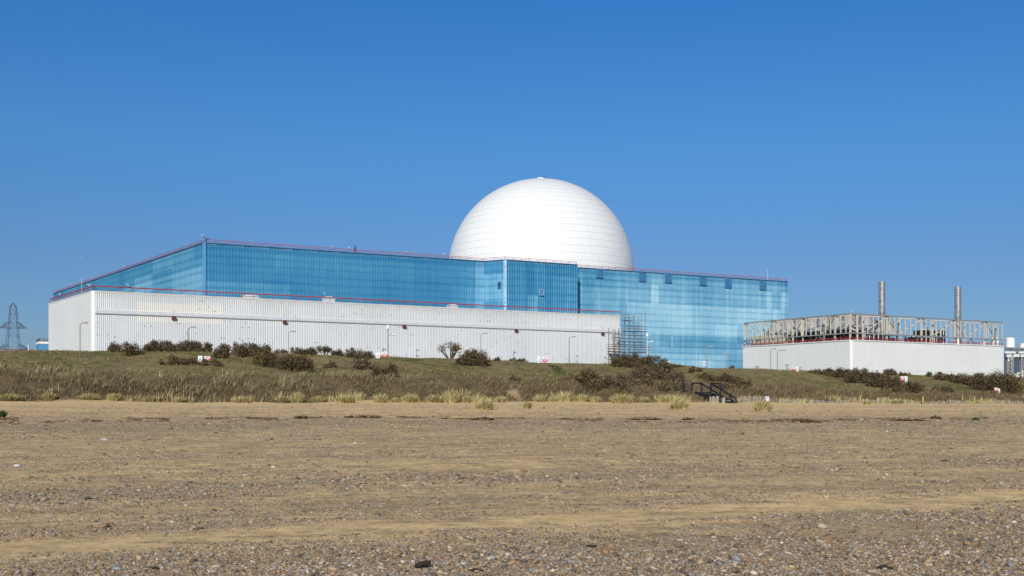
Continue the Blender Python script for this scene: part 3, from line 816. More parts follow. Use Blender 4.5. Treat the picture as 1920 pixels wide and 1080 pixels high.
B(1294, 1326, 687, 699, 'round low gorse on the crest below the lamp posts on the blue wall', 37)
B(1312, 1345, 699, 711, 'small gorse, upper left of the belt above the steps', 38)
B(1328, 1398, 701, 720, 'widest gorse of the belt above the black steps', 39)
B(1385, 1424, 711, 728, 'tapering right end of the gorse belt above the steps', 40)
B(1345, 1412, 717, 734, 'low gorse close behind the right rail of the black steps', 41)
B(1526, 1582, 691, 705, 'first bush, leftmost, of the long gorse hedge descending before the right white building', 42)
B(1560, 1618, 692, 711, 'second bush from the left of the long descending gorse hedge', 43)
B(1594, 1654, 694, 719, 'third bush from the left of the long descending gorse hedge', 44)
B(1630, 1682, 698, 727, 'fourth bush from the left of the long descending gorse hedge', 144)
B(1660, 1704, 707, 731, 'last, lowest bush of the long descending gorse hedge, left of the sixth sign pair', 145)
B(1655, 1690, 692, 704, 'dark gorse on the crest behind the lower end of the long hedge', 45)
B(1688, 1714, 698, 704, 'thin low gorse on the crest above the sixth sign pair', 46, dens=.8)
B(1658, 1708, 728, 739, 'low scrub strip above the fence, below the lower end of the long hedge', 47)
B(1698, 1752, 720, 738, 'brown gorse clump below the sixth sign pair', 48)
B(1750, 1802, 730, 739, 'low dark scrub strip right of the clump below the sixth sign pair', 49)
B(1738, 1753, 698, 708, 'small fresh green shrub against the right white building', 50, mat='green_leaf', dens=.6, gap=.25, name='green_shrub', cat='shrub')
B(1757, 1778, 698, 708, 'thin dark shrub right of the small green shrub', 51, dens=.6, gap=.2)
B(1760, 1812, 702, 715, 'left end of the far gorse thicket at the right frame edge', 52)
B(1796, 1850, 702, 725, 'second bush from the left of the far gorse thicket at the right', 152)
B(1832, 1884, 704, 735, 'third bush of the far gorse thicket, behind the last sign pair', 53)
B(1866, 1935, 700, 738, 'right end of the far gorse thicket, cut by the frame edge', 54)
B(1702, 1745, 716, 728, 'upper right part of the gorse strip below the sixth sign pair', 148)
B(1100, 1140, 712, 738, 'gorse at the front foot of the tall dark thicket above the marram', 128)
B(1150, 1200, 700, 722, 'gorse between the tall dark thicket and the big mound behind', 129, mat='gorse_pale')
B(1240, 1300, 712, 738, 'low pale scrub close left of the single black post', 130, mat='gorse_pale', dens=.8)
B(1370, 1382, 686, 691, 'tiny gorse at the foot of the leftmost lamp before the right building', 55, D=126)
B(1826, 1850, 698, 707, 'thin gorse on the crest behind the far thicket', 56)

# ------------------------------------------------------------------ wall builder
def clad(name, p0, p1, z0, z1, mat, parent, pitch=.55, depth=.12, row=1.55, tone=None, rib=(.0, .50, .56, .94), v0=None):
    """ribbed sheet wall from p0 to p1 (left to right seen from outside); uv in metres, v measured from z=0"""
    p0 = np.array(p0[:2], float); p1 = np.array(p1[:2], float)
    L = np.linalg.norm(p1 - p0); ax = (p1 - p0) / L; out = np.array([ax[1], -ax[0]])
    if np.dot(out, -(p0 + p1) / 2) < 0 and False: out = -out
    nr = max(1, int(round(L / pitch))); pt_ = L / nr
    cu = []; co = []
    for k in range(nr):
        for a, d in ((rib[0], 0), (rib[1], 0), (rib[2], depth), (rib[3], depth)):
            cu.append((k + a) * pt_); co.append(d)
    cu.append(L); co.append(0)
    cu = np.array(cu); co = np.array(co)
    nv = max(1, int(round((z1 - z0) / row))); vz = np.linspace(z0, z1, nv + 1)
    o0 = wloc(parent)
    XY = p0 + cu[:, None] * ax + co[:, None] * out
    V = np.concatenate([np.concatenate([XY, np.full((len(cu), 1), z)], 1) for z in vz]) - np.array(o0)
    n = len(cu); i = np.arange(n - 1)
    Fc = np.concatenate([np.stack([r * n + i, r * n + i + 1, (r + 1) * n + i + 1, (r + 1) * n + i], 1) for r in range(nv)])
    me = np_mesh(name, V, [Fc])
    uu = np.tile(cu, nv + 1); vv = np.repeat(vz, n)
    uvl = me.uv_layers.new(name='UVMap'); fl = Fc.ravel()
    uvl.data.foreach_set('uv', np.stack([uu[fl], vv[fl]], 1).astype(np.float32).ravel())
    at = me.attributes.new('tone', 'FLOAT', 'FACE')
    fu = uu[Fc].mean(1); fz = vv[Fc].mean(1)
    at.data.foreach_set('value', (tone(fu, fz) if tone else np.zeros(len(fu))).astype(np.float32))
    return link(name, me, mat, parent)
def along(p0, p1, a): return Vector(p0).lerp(Vector(p1), a)
def on_line(p, q, x):
    """parameter along pq that is seen in photo column x"""
    t = (x - CX) / F
    return (t * p[1] - p[0]) / ((q[0] - p[0]) - t * (q[1] - p[1]))
def rail(parent, pts, z, h, r_top, r_post, step, mid=True, mat='red', name='railing', every_low=None):
    m = MB()
    for a, b in zip(pts[:-1], pts[1:]):
        A = Vector((a[0], a[1], z)); Bv = Vector((b[0], b[1], z)); L = (Bv - A).length
        up = Vector((0, 0, h))
        m.tube(A + up, Bv + up, r_top, 6)
        if mid: m.tube(A + up * .52, Bv + up * .52, r_top * .8, 6)
        n = max(1, int(L / step))
        for k in range(n + 1):
            q = A.lerp(Bv, k / n); m.bar(q, q + up, r_post * 2)
    return m.build(name, M[mat], parent)
def corner(x, y, z): # point seen at (x, y) whose height is z
    Y = z * F / (HY - y); return Vector(((x - CX) / F * Y, Y, z))

# ------------------------------------------------------------------ white turbine hall (front, left)
YA = 190.0
A = pt(172, 545, YA); zw = A.z
Bc = corner(1163, 592, zw); Cc = corner(91, 569, zw)
dAB = (Bc - A); dAB.z = 0; dAB.normalize(); nAB = Vector((-dAB.y, dAB.x, 0))
blue_z = (HY - 455) / F * 220
Pb = pt(383, 455, 220.0); Qb = corner(1477, 528, Pb.z); Rb = corner(100, 551, Pb.z)
dPQ = (Qb - Pb); dPQ.z = 0; LPQ = dPQ.length; dPQ.normalize(); nPQ = Vector((-dPQ.y, dPQ.x, 0))
hall = thing('white_hall', 'long white ribbed hall with red roof rail in front of the blue building', 'industrial building', (A.x, A.y, Z_PLAT))
def cream(u, v):
    k = ((u > 7) & (u < 22) & (v > 13.5) & (v < 17.0)) * .75
    k = k + ((u > 30) & (u < 34) & (v > 13.6) & (v < 17.0)) * .3
    return k
LAB = (Bc - A).length
cA = A + dAB * .55
clad('wall', cA, Bc, Z_PLAT - .3, zw, M['white_clad'], hall, .34, .030, 1.6, cream)
dAC = (Cc - A); dAC.z = 0; dAC.normalize()
cA2 = A + dAC * .55
s_clad = clad('side_wall', Cc, cA2, Z_PLAT - .3, zw, M['plain_clad'], hall, .60, .004, 4)
# rounded corner trim
m = MB()
cc = A + dAB * .55 + dAC * .55; arc = []
for k in range(9):
    t = k / 8; e0 = -dAC * .58; e1 = -dAB * .58
    q = cc + (e0 * math.cos((1 - t) * math.pi / 2) + e1 * math.sin((1 - t) * math.pi / 2)); arc.append(q)
vs = [(q.x, q.y, z) for z in (Z_PLAT - .3, zw + .02) for q in arc]
m.add(vs, [(k, k + 1, k + 10, k + 9) for k in range(8)])
m.build('corner_trim', M['white'], hall, smooth=True)
B2 = Bc + nAB * 17; P2 = A + dAB * 27 + nAB * 14.5; P3 = A + dAB * 12 + nAB * 31
foot = [A + dAB * .3 + dAC * .3, Bc - dAB * .05 + nAB * .15, B2, P2, P3, Cc + nAB * 0 + dAB * .2]
MB().prism([(p.x, p.y) for p in foot], zw - .5, zw - .12).build('roof', M['roof'], hall)
m = MB(); e = Bc; m.box(e + nAB * 8.5 + Vector((0, 0, (Z_PLAT - zw) / 2 - .2)) + dAB * -.15, (17, .3, zw - Z_PLAT - .4), nAB); m.build('end_wall', M['white'], hall)
m = MB()
m.bar(A + dAB * .5 + Vector((0, 0, -.10)) + nAB * .12, Bc + Vector((0, 0, -.10)) + nAB * .12, .34, .30)
m.bar(A + dAC * .5 + Vector((0, 0, -.10)) + dAB * .12, Cc + Vector((0, 0, -.10)) + dAB * .12, .28, .30)
m.build('coping', M['coping'], hall)
band_z = (HY - 583.5) / F * YA
m = MB(); p = A + dAB * .55 - nAB * .09; q = Bc - nAB * .09
m.bar(Vector((p.x, p.y, band_z)), Vector((q.x, q.y, band_z)), .20, .60); m.build('cladding_band', M['pale_steel'], hall)
m = MB(); m.bar(Vector((p.x, p.y, band_z - .37)) + nAB * .02, Vector((q.x, q.y, band_z - .37)) + nAB * .02, .14, .13); m.build('gutter', M['grey_steel'], hall)
for x in (325, 533, 757, 967, 1129):
    a = on_line(A, Bc, x); q = along(A, Bc, a); c = Vector((q.x, q.y, band_z - .68)) - nAB * .28
    m = MB(); m.box(c, (.72, .36, .44), dAB)
    m.box(c + Vector((0, 0, .3)) , (.5, .3, .12), dAB)
    ob = m.build('wall_lamp', M['dull_red'], hall)
    k = MB(); k.bar(c + nAB * .2 + Vector((0, 0, .3)), c + nAB * .3 + Vector((0, 0, 1.7)), .07); k.bar(c + nAB * .2 + dAB * .4 + Vector((0, 0, .3)), c + nAB * .3 + dAB * .4 + Vector((0, 0, 1.7)), .07)
    k.build('bracket', M['grey_steel'], ob)
ins = nAB * .35
rail(hall, [Cc + dAB * .35, A + dAB * .5 + dAC * .5, Bc + ins], zw + .12, .75, .105, .05, 2.1, False)
for x, y, ww, hh in ((480, 556, 3.0, .5), (629, 561, 1.9, .75), (863, 574, 1.7, .55)):
    a = on_line(A, Bc, x); q = along(A, Bc, a) + nAB * 3.5 ; c = Vector((q.x, q.y, zw - .12))
    hh2 = (zw + .12 + hh * 1.6) - c.z
    m = MB(); m.box(c + Vector((0, 0, hh2 * .35)), (ww, 1.8, hh2 * .7), dAB)
    m.add([c + dAB * (i * ww * k / 2) + nAB * (j * .9 * k) + Vector((0, 0, hh2 * z)) for z, k in ((.7, 1.15), (1.0, .55)) for i, j in ((-1, -1), (1, -1), (1, 1), (-1, 1))],
          [(0, 1, 5, 4), (1, 2, 6, 5), (2, 3, 7, 6), (3, 0, 4, 7), (4, 5, 6, 7), (3, 2, 1, 0)])
    m.build('roof_vent', M['pale_steel'], hall)
a = on_line(Cc, A, 142); q = along(Cc, A, a)
m = MB(); m.tube(Vector((q.x, q.y, zw - .3)) + dAB, Vector((q.x, q.y, zw + 3.2)) + dAB, .05, 6, .03); m.build('mast', M['pale_steel'], hall)
# small wall-mounted pipes near the ground
for x, y in ((717, 661), (780, 662), (962, 666), (1079, 673), (1132, 676)):
    a = on_line(A, Bc, x); q = along(A, Bc, a) - nAB * .16; z = (HY - y) / F * q.y
    m = MB(); m.tube(Vector((q.x, q.y, z - 2.5)), Vector((q.x, q.y, z + .9)), .04, 6)
    m.bar(Vector((q.x, q.y, z + .7)), Vector((q.x, q.y, z + .7)) + dAB * .6, .07); m.bar(Vector((q.x, q.y, z - .5)), Vector((q.x, q.y, z - .5)) + dAB * .6, .07)
    m.build('wall_bracket', M['grey_beam'], hall)

# ------------------------------------------------------------------ blue building
zb_ = Pb.z
T1 = corner(947, 487, zb_); T2 = corner(1083, 496.5, zb_)
a0 = on_line(Pb, Qb, 908); T0 = along(Pb, Qb, a0)
a3 = T2 + nPQ * ((T0 - T2).dot(nPQ)); T3 = a3
blue = thing('blue_building', 'big blue clad reactor building with projecting tower below the dome', 'industrial building', (Pb.x, Pb.y, Z_PLAT))
uT0 = (T0 - Pb).dot(dPQ)
rb = np.random.default_rng(5)
SHEET = rb.random((80, 40))
def sheet(u, v, w=6.0, h=4.65, k=.16):
    i = np.clip((u / w).astype(int), 0, 79); j = np.clip((v / h).astype(int), 0, 39)
    return (SHEET[i, j] - .5) * 2 * k
def to_uv(p0, d, x, y):
    """wall coordinates of the point seen at (x, y)"""
    a = on_line(p0, p0 + d * 100, x); q = p0 + d * (a * 100)
    return a * 100, (HY - y) / F * q.y
def tone_left(u, v):
    t = .27 + .02 * np.sin(u / 9) + sheet(u, v, 9, 6.2, .05)
    u1, v1 = to_uv(Pb, dPQ, 545, 535)
    t = t + .16 * ((v < 23.2) & (u < u1))
    t = t + .07 * (v > 25.5) * (u > u1 * .8) * (v < 29.5)
    t = t - .08 * (v > 29.6)
    t = t + .10 * ss(uT0 - 12, uT0 - 1, u)
    t = t + .22 * (u > uT0 - 2.2)
    return t
clad('wall', Pb, T0, Z_PLAT - .3, zb_, M['blue_clad'], blue, .62, .014, 1.55, tone_left)
def tone_side(u, v): return .60 + sheet(u, v, 14, 7, .10) - .16 * (v > 26.5) - .12 * ((v > 22) & (u < 75)) + .1 * (v < 22) - .25 * (u > (Rb - Pb).length - .9)
clad('wall', Rb, Pb, Z_PLAT - .3, zb_, M['blue_clad'], blue, .9, .05, 1.55, tone_side)
def tone_t1(u, v): return .36 + .22 * (v < 27) * (v > 21) + sheet(u, v, 1.2, 9, .08) + .18 * (u > 8.2)
clad('tower_wall', T0, T1, Z_PLAT - .3, zb_, M['blue_clad'], blue, .62, .03, 1.55, tone_t1)
def tone_t2(u, v):
    t = .29 + sheet(u, v, 1.3, 30, .10)
    a, b = to_uv(T1, dPQ, 990, 549); c, d = to_uv(T1, dPQ, 1007, 600)
    t = t + .28 * ((u > a) & (u < c) & (v < b))
    a, b = to_uv(T1, dPQ, 1036, 517)
    t = t + .16 * ((u > a) & (v < b)) - .05 * (v > 28.2)
    return t
clad('tower_wall', T1, T2, Z_PLAT - .3, zb_, M['blue_clad'], blue, .62, .035, 1.55, tone_t2)
clad('tower_wall', T2, T3, Z_PLAT - .3, zb_, M['blue_clad'], blue, .62, .05, 1.55, lambda u, v: .15 + 0 * u)
LR = (Qb - T3).length
rects = [ # photo-measured sheets that weathered differently: x0, y0, x1, y1, change
    (1222, 533, 1235, 567, .26), (1176, 566, 1286, 605, .16), (1287, 572, 1477, 610, .22), (1200, 603, 1480, 631, .20), (1361, 543, 1445, 572, .06), (1436, 548, 1448, 578, .22), (1464, 549, 1477, 580, .22),
    (1236, 623, 1480, 662, -.14), (1258, 626, 1262, 655, .2), (1200, 656, 1362, 694, .16), (1361, 660, 1400, 692, -.06), (1115, 502, 1160, 525, -.05), (1090, 520, 1222, 545, -.04), (1360, 528, 1477, 545, .03), (1222, 513, 1240, 530, .12)]
RUV = []
for x0, y0, x1, y1, k in rects:
    u0, v1 = to_uv(T3, dPQ, x0, y0); u1, v0 = to_uv(T3, dPQ, x1, y1); RUV.append((u0, u1, v0, v1, k))
def tone_right(u, v):
    t = .58 + .10 * ss(0, 20, u) + sheet(u, v, 7.3, 4.65, .07) + (SHEET[(u / .62).astype(int) % 80, 3] > .92) * .09
    for a, b, c, d, k in RUV: t = t + k * ((u > a) & (u < b) & (v > c) & (v < d))
    t = t - .12 * (v > 29.3) - .06 * (v > 26.5) - .14 * (u > LR - .8)
    return t
clad('wall', T3, Qb, Z_PLAT - .3, zb_, M['blue_clad'], blue, .62, .012, 1.55, tone_right)
far = Rb + (Qb - Pb); nQ = (Rb - Pb); 
clad('wall', Qb, far, Z_PLAT - .3, zb_, M['blue_clad'], blue, 1.2, .05, 6.2, lambda u, v: .4 + 0 * u)
clad('wall', far, Rb, Z_PLAT - .3, zb_, M['blue_clad'], blue, 1.2, .05, 6.2, lambda u, v: .4 + 0 * u)
MB().prism([(p.x, p.y) for p in (Pb, T0, T1, T2, T3, Qb, far, Rb)], zb_ - .35, zb_ - .05).build('roof', M['roof'], blue)
m = MB()
for p, q in ((Rb, Pb), (Pb, T0), (T0, T1), (T1, T2), (T3, Qb)):
    m.bar(Vector((p.x, p.y, zb_ + .04)), Vector((q.x, q.y, zb_ + .04)), .42, .16)
m.build('coping', M['louvre'], blue)
ni = nPQ * .4
rail(blue, [Rb + dPQ * .4, Pb + ni + dPQ * .4, T0 + ni, T1 + ni + dPQ * .2, T2 + ni], zb_ + .1, .62, .05, .04, 1.9, True)
rail(blue, [T3 + ni + dPQ * .3, Qb + ni], zb_ + .1, .62, .05, .04, 1.9, True)
def wall_panel(name, p0, d, x0, x1, y0, y1, mat, slats=True, frame=None, proud=.16):
    n = Vector((d.y, -d.x, 0))
    u0, v1 = to_uv(p0, d, x0, y0); u1, v0 = to_uv(p0, d, x1, y1)
    c = p0 + d * ((u0 + u1) / 2); c = Vector((c.x, c.y, (v0 + v1) / 2)) + n * proud
    m = MB(); m.box(c, (u1 - u0, .12, v1 - v0), d)
    if slats:
        k = 7
        for i in range(k):
            z = v0 + (v1 - v0) * (i + .5) / k
            m.box(Vector((c.x, c.y, z)) + n * .09, (u1 - u0 - .1, .09, (v1 - v0) / k * .45), d)
    o = m.build(name, M[mat], blue)
    if frame:
        f = MB(); w = .14
        for s_ in (-1, 1):
            f.box(c + d * (s_ * (u1 - u0) / 2) + n * .06, (w, .2, v1 - v0 + w * 2), d)
            f.box(c + Vector((0, 0, s_ * ((v1 - v0) / 2 + w / 2))) + n * .07, (u1 - u0 - w, .18, w), d)
        f.build('frame', M[frame], o)
for x, y in ((1123.5, 505.5), (1204, 512), (1252.5, 514.5), (1317.5, 519.5), (1364.5, 524), (1429.5, 528)):
    wall_panel('louvre', T3, dPQ, x - 6, x + 6, y, y + 15, 'louvre', True, 'louvre')
wall_panel('window', T1, dPQ, 1010.5, 1018.5, 543.5, 553, 'louvre', False, 'window_trim')
d01 = (T1 - T0).normalized()
wall_panel('window', T0, d01, 935, 939.5, 530, 539.5, 'dark_glass', False, 'louvre')
m = MB()
for p in (T1,): m.box(Vector((p.x, p.y, (zb_ + Z_PLAT) / 2)), (.55, .55, zb_ - Z_PLAT), dPQ)
m.build('corner_flashing', M['foil'], blue)
m = MB(); m.box(Vector((Pb.x, Pb.y, (zb_ + Z_PLAT) / 2)), (.5, .5, zb_ - Z_PLAT - .02), dPQ); m.build('corner_flashing', M['blue_paint'], blue)
# roof-edge masts
q = along(Pb, Qb, on_line(Pb, Qb, 670)) + nPQ * 1.2
m = MB(); m.box(Vector((q.x, q.y, zb_ + .6)), (.4, .4, 1.3), dPQ); m.tube(Vector((q.x, q.y, zb_ + 1.2)), Vector((q.x, q.y, zb_ + 1.7)), .14, 8); m.build('mast', M['sign_post'], blue)
q = along(T3, Qb, on_line(T3, Qb, 1445.5)) + nPQ * 1.2
m = MB(); m.tube(Vector((q.x, q.y, zb_)), Vector((q.x, q.y, zb_ + 3.0)), .07, 6, .04); m.build('mast', M['pale_steel'], blue)
q = along(T3, Qb, on_line(T3, Qb, 1473)) + nPQ * 1.2
m = MB(); m.tube(Vector((q.x, q.y, zb_)), Vector((q.x, q.y, zb_ + .9)), .06, 6); m.build('mast', M['pale_steel'], blue)

# weather vane like antenna on the corner
q = Pb + Vector((.3, .5, 0))
vane = thing('roof_antenna', 'dark T-shaped antenna on the blue building corner', 'antenna', (q.x, q.y, zb_ - .05))
m = MB(); m.tube(q + Vector((0, 0, -.05)), q + Vector((0, 0, 1.0)), .07, 6); m.build('pole', M['dark_machine'], vane)
m = MB(); m.bar(q + Vector((-.75, 0, 1.15)), q + Vector((.5, 0, .82)), .12); m.build('arm', M['dark_machine'], vane)

# ------------------------------------------------------------------ dome
YD = 310.0
XD = (1013.6 - CX) / F * YD; RD = 25.62; ZD = 34.55
dome = thing('containment_dome', 'huge white panelled reactor dome rising behind the blue roof', 'dome', (XD, YD, zb_ - .05))
def dome_shell():
    n = 192; prof = [(RD, zb_ - .05 - ZD, zb_ - .05 - ZD)]
    K = 60
    for k in range(K + 1):
        a = math.pi / 2 * k / K * .985
        prof.append((RD * math.cos(a), RD * math.sin(a), RD * a))
    V = []; U = []
    for r, z, arc in prof:
        for k in range(n + 1):
            t = 2 * math.pi * k / n
            V.append((r * math.cos(t), r * math.sin(t), z + ZD - (zb_ - .05))); U.append((360 * k / n, arc + 40))
    Fc = []
    for i in range(len(prof) - 1):
        for k in range(n):
            b = i * (n + 1) + k; Fc.append((b, b + 1, b + n + 2, b + n + 1))
    Fc = np.array(Fc); me = np_mesh('shell', np.array(V), [Fc], smooth=True)
    me.uv_layers.new(name='UVMap').data.foreach_set('uv', np.array(U, np.float32)[Fc.ravel()].ravel())
    return link('shell', me, M['dome'], dome)
dome_shell()
m = MB(); m.lathe((XD, YD, ZD + RD - .25), [(1.25, 0), (1.25, .5), (1.05, .75), (.3, .95)], 24); auto_smooth(m.build('cap', M['tank_white'], dome))
m = MB(); m.tube((XD + .9, YD - .4, ZD + RD + .3), (XD + .9, YD - .4, ZD + RD + .8), .06, 6); m.box((XD + .9, YD - .4, ZD + RD + .85), (.36, .2, .24)); m.build('beacon', M['dark_machine'], dome)

# ------------------------------------------------------------------ right building with screen frame
YK = 230.0
K = pt(1596, 637.5, YK); zk = K.z
Lk = corner(1393.5, 650, zk); Mk = corner(1882, 649, zk)
dKL = (Lk - K); dKL.z = 0; LKL = dKL.length; dKL.normalize()
dKM = (Mk - K); dKM.z = 0; LKM = dKM.length; dKM.normalize()
inw = (dKL + dKM)
aux = thing('white_plant_building', 'low white plant building with red edge rail at the right', 'industrial building', (K.x, K.y, Z_PLAT))
clad('wall', Lk, K - dKL * -.45, Z_PLAT - .3, zk, M['plain_clad'], aux, 1.02, .002, 5)
clad('wall', K + dKM * .45, Mk, Z_PLAT - .3, zk, M['plain_clad'], aux, 1.02, .002, 5)
M['kk_trim'] = paint('bright_white_trim', (.80, .80, .78), .03, .8, .45)
m = MB(); cc = K + (dKL + dKM) * .45; n_ = 8; arc = []
for k in range(n_ + 1):
    t = k / n_; e0 = -dKM * .48; e1 = -dKL * .48
    arc.append(cc + e0 * math.cos(t * math.pi / 2) + e1 * math.sin(t * math.pi / 2))
m.add([(q.x, q.y, z) for z in (Z_PLAT - .3, zk + .02) for q in arc], [(k, k + 1, k + n_ + 2, k + n_ + 1) for k in range(n_)])
m.build('corner_trim', M['kk_trim'], aux, smooth=True)
Nk = Lk + dKM * LKM
MB().prism([(p.x, p.y) for p in (K + (dKL + dKM) * .25, Mk + dKL * .1 - dKM * .06, Nk, Lk + dKM * .1 - dKL * .06)], zk - .5, zk - .05).build('roof', M['roof'], aux)
m = MB()
for p, q in ((Mk, Nk), (Nk, Lk)): m.bar(Vector((p.x, p.y, (zk + Z_PLAT) / 2)), Vector((q.x, q.y, (zk + Z_PLAT) / 2)), .1, zk - Z_PLAT - .1)
m.build('wall', M['white'], aux)
m = MB()
m.bar(K + dKL * .4 + Vector((0, 0, .0)), Lk + Vector((0, 0, .0)), .3, .2); m.bar(K + dKM * .4, Mk, .3, .2)
m.build('coping', M['white'], aux)
rail(aux, [Lk + dKM * .3, K + inw * .3, Mk + dKL * .3], zk + .08, .55, .05, .06, 1.35, True)
# beige plant room at the left end behind the screen
c = Lk - dKL * 6.2 + dKM * 3.6; m = MB(); m.box(Vector((c.x, c.y, zk + 1.15)), (10.5, 4.0, 2.4), dKL); m.build('plant_room', M['beige_panel'], aux)
zft = (HY - 587.5) / F * YK; zfb = (HY - 624) / F * YK
scr = thing('steel_screen', 'tall beige steel post screen standing round the plant roof', 'steel frame', (K.x, K.y, zk))
m = MB(); m2 = MB()
off = inw * .55
def lv(p, z): return Vector((p.x, p.y, z))
E = {'K': K + off * .6, 'L': Lk + dKM * .35, 'M': Mk + dKL * .35}
for z, w, h in ((zft, .32, .22), (zfb, .34, .22)):
    b = MB(); b.bar(lv(E['L'], z), lv(E['K'], z), w, h); b.bar(lv(E['K'], z), lv(E['M'], z), w, h); b.build('beam', M['grey_beam'], scr)
PM = MB().box((0, 0, (zft - zfb) / 2), (.17, .17, zft - zfb - .1), dKM).build('post', M['beige_steel'], scr)
CM = MB().box((0, 0, (zft - zk) / 2), (.32, .24, zft - zk - .12), dKM).build('column', M['beige_steel'], scr)
first_p = first_c = True
def put(src, p, z, first):
    o = src if first else src.copy()
    if not first: COL.objects.link(o); o.parent = scr
    o.location = Vector((p.x, p.y, z)) - scr.location
# meshes were built relative to the thing; shift them to the origin once
for o in (PM, CM):
    for v in o.data.vertices: v.co += scr.location
fp = fc = True
for P_, Q_, n, nc in ((E['L'], E['K'], 23, 7), (E['K'], E['M'], 30, 9)):
    for k in range(n + 1):
        if k == 0 and P_ is E['K']: continue
        put(PM, P_.lerp(Q_, k / n), zfb + .05, fp); fp = False
    dd = (Q_ - P_).normalized(); inn = dKM if P_ is E['L'] else dKL
    prev = None
    for k in range(nc + 1):
        q = P_.lerp(Q_, k / nc) + inn * (.25 if k % 2 == 0 else 1.9)
        put(CM, q, zk - .05, fc); fc = False
        if prev is not None and k % 2 == 0 or k == 1:
            pass
        if prev is not None:
            b = MB()
            if k % 2: b.bar(lv(prev, zft - .3), lv(q, zfb + .3), .18)
            else: b.bar(lv(prev, zfb + .3), lv(q, zft - .3), .18)
            b.bar(lv(prev, zft - .25), lv(q, zft - .25), .16)
            b.build('brace', M['beige_steel'], scr)
        if k % 2 and k < nc:
            b = MB(); mid = P_.lerp(Q_, k / nc) + inn * .2
            b.bar(lv(mid, zfb), lv(mid - dd * 1.6, zk), .14); b.bar(lv(mid, zfb), lv(mid + dd * 1.6, zk), .14); b.build('brace', M['grey_beam'], scr)
        prev = q
# cooling units
def cooler(c, lab, first=None):
    if first is not None: return copy_thing(first, c, lab)
    t = thing('cooling_unit', lab, 'cooler', c, 'cooling units behind the steel screen')
    b = MB()
    for i in (-1, 1):
        for j in (-1, 1): b.bar(c + dKL * (i * 1.3) + dKM * (j * 1.3), c + dKL * (i * 1.3) + dKM * (j * 1.3) + Vector((0, 0, 2.6)), .22)
    b.box(c + Vector((0, 0, 1.2)), (1.9, 1.9, 1.7), dKL)
    b.build('stand', M['dark_machine'], t)
    b = MB(); b.box(c + Vector((0, 0, 3.0)), (3.3, 3.3, .95), dKL); b.build('casing', M['cooler_grey'], t)
    b = MB(); b.lathe(c + Vector((0, 0, 3.48)), [(1.58, 0), (1.55, .5), (1.36, 1.1), (1.30, 2.0), (1.36, 2.35), (1.20, 2.35), (1.15, 1.2)], 20, False)
    b.lathe(c + Vector((0, 0, 3.9)), [(1.4, 0), (.3, .1), (.25, .3)], 20, True)
    auto_smooth(b.build('cowl', M['cowl_grey'], t), 40)
    return t
ordn = ['first', 'second', 'third', 'fourth', 'fifth', 'sixth', 'seventh', 'eighth']
rown = ['front', 'second', 'third', 'back']
cu = None
for r in range(3):
    for k in range(7):
        a = 5.2 + k * 3.75; b = 5.0 + r * 5.2
        c = K + dKL * a + dKM * b; c = Vector((c.x, c.y, zk - .05))
        if r == 2 and k == 0: continue
        lab = f'grey fan cooler, {ordn[k]} from the corner in the {rown[r]} row behind the left screen'
        t = cooler(c, lab, cu); cu = cu or t
for k in range(3):
    c = K + dKL * 15.5 + dKM * (21.0 + k * 4.2); c = Vector((c.x, c.y, zk - .05))
    cooler(c, f'grey fan cooler behind the right screen, {ordn[k]} of three beside the left chimney', cu)
# dark equipment on the right of the roof
for a, b, w, d_, h, nm, lab, mt in ((7, 33.5, 6, 4, 3.4, 'switch_cabinet', 'dark blue plant cabinet on the roof left of the right chimney', 'dark_machine'),
                                   (12, 40, 7, 5, 2.0, 'duct_box', 'low blue duct box on the roof right of the right chimney', 'blue_paint'),
                                   (3.6, 9.5, 7, 2.4, 1.7, 'pump_skid', 'long dark pump skid on the roof between the corner and the left chimney', 'dark_machine'),
                                   (4.2, 27, 7, 3, 1.5, 'pump_skid', 'long dark pump skid on the roof between the chimneys', 'dark_machine')):
    c = K + dKL * a + dKM * b; c = Vector((c.x, c.y, zk - .05))
    t = thing(nm, lab, 'plant equipment', c)
    m = MB(); m.box(c + Vector((0, 0, h * .5 + .15)), (w, d_, h - .3), dKM); m.build('body', M[mt], t)
    m = MB(); m.box(c + Vector((0, 0, .08)), (w + .4, d_ + .3, .16), dKM); m.build('plinth', M['grey_steel'], t)
    m = MB()
    for i in range(5): m.bar(c + dKM * (w * (-.4 + .2 * i)) - dKL * (d_ / 2 + .1) + Vector((0, 0, .2)), c + dKM * (w * (-.4 + .2 * i)) - dKL * (d_ / 2 + .1) + Vector((0, 0, h)), .16)
    m.bar(c + dKM * (w * -.45) + Vector((0, 0, h + .15)), c + dKM * (w * .45) + Vector((0, 0, h + .15)), .3); m.build('pipework', M['pale_steel'], t)
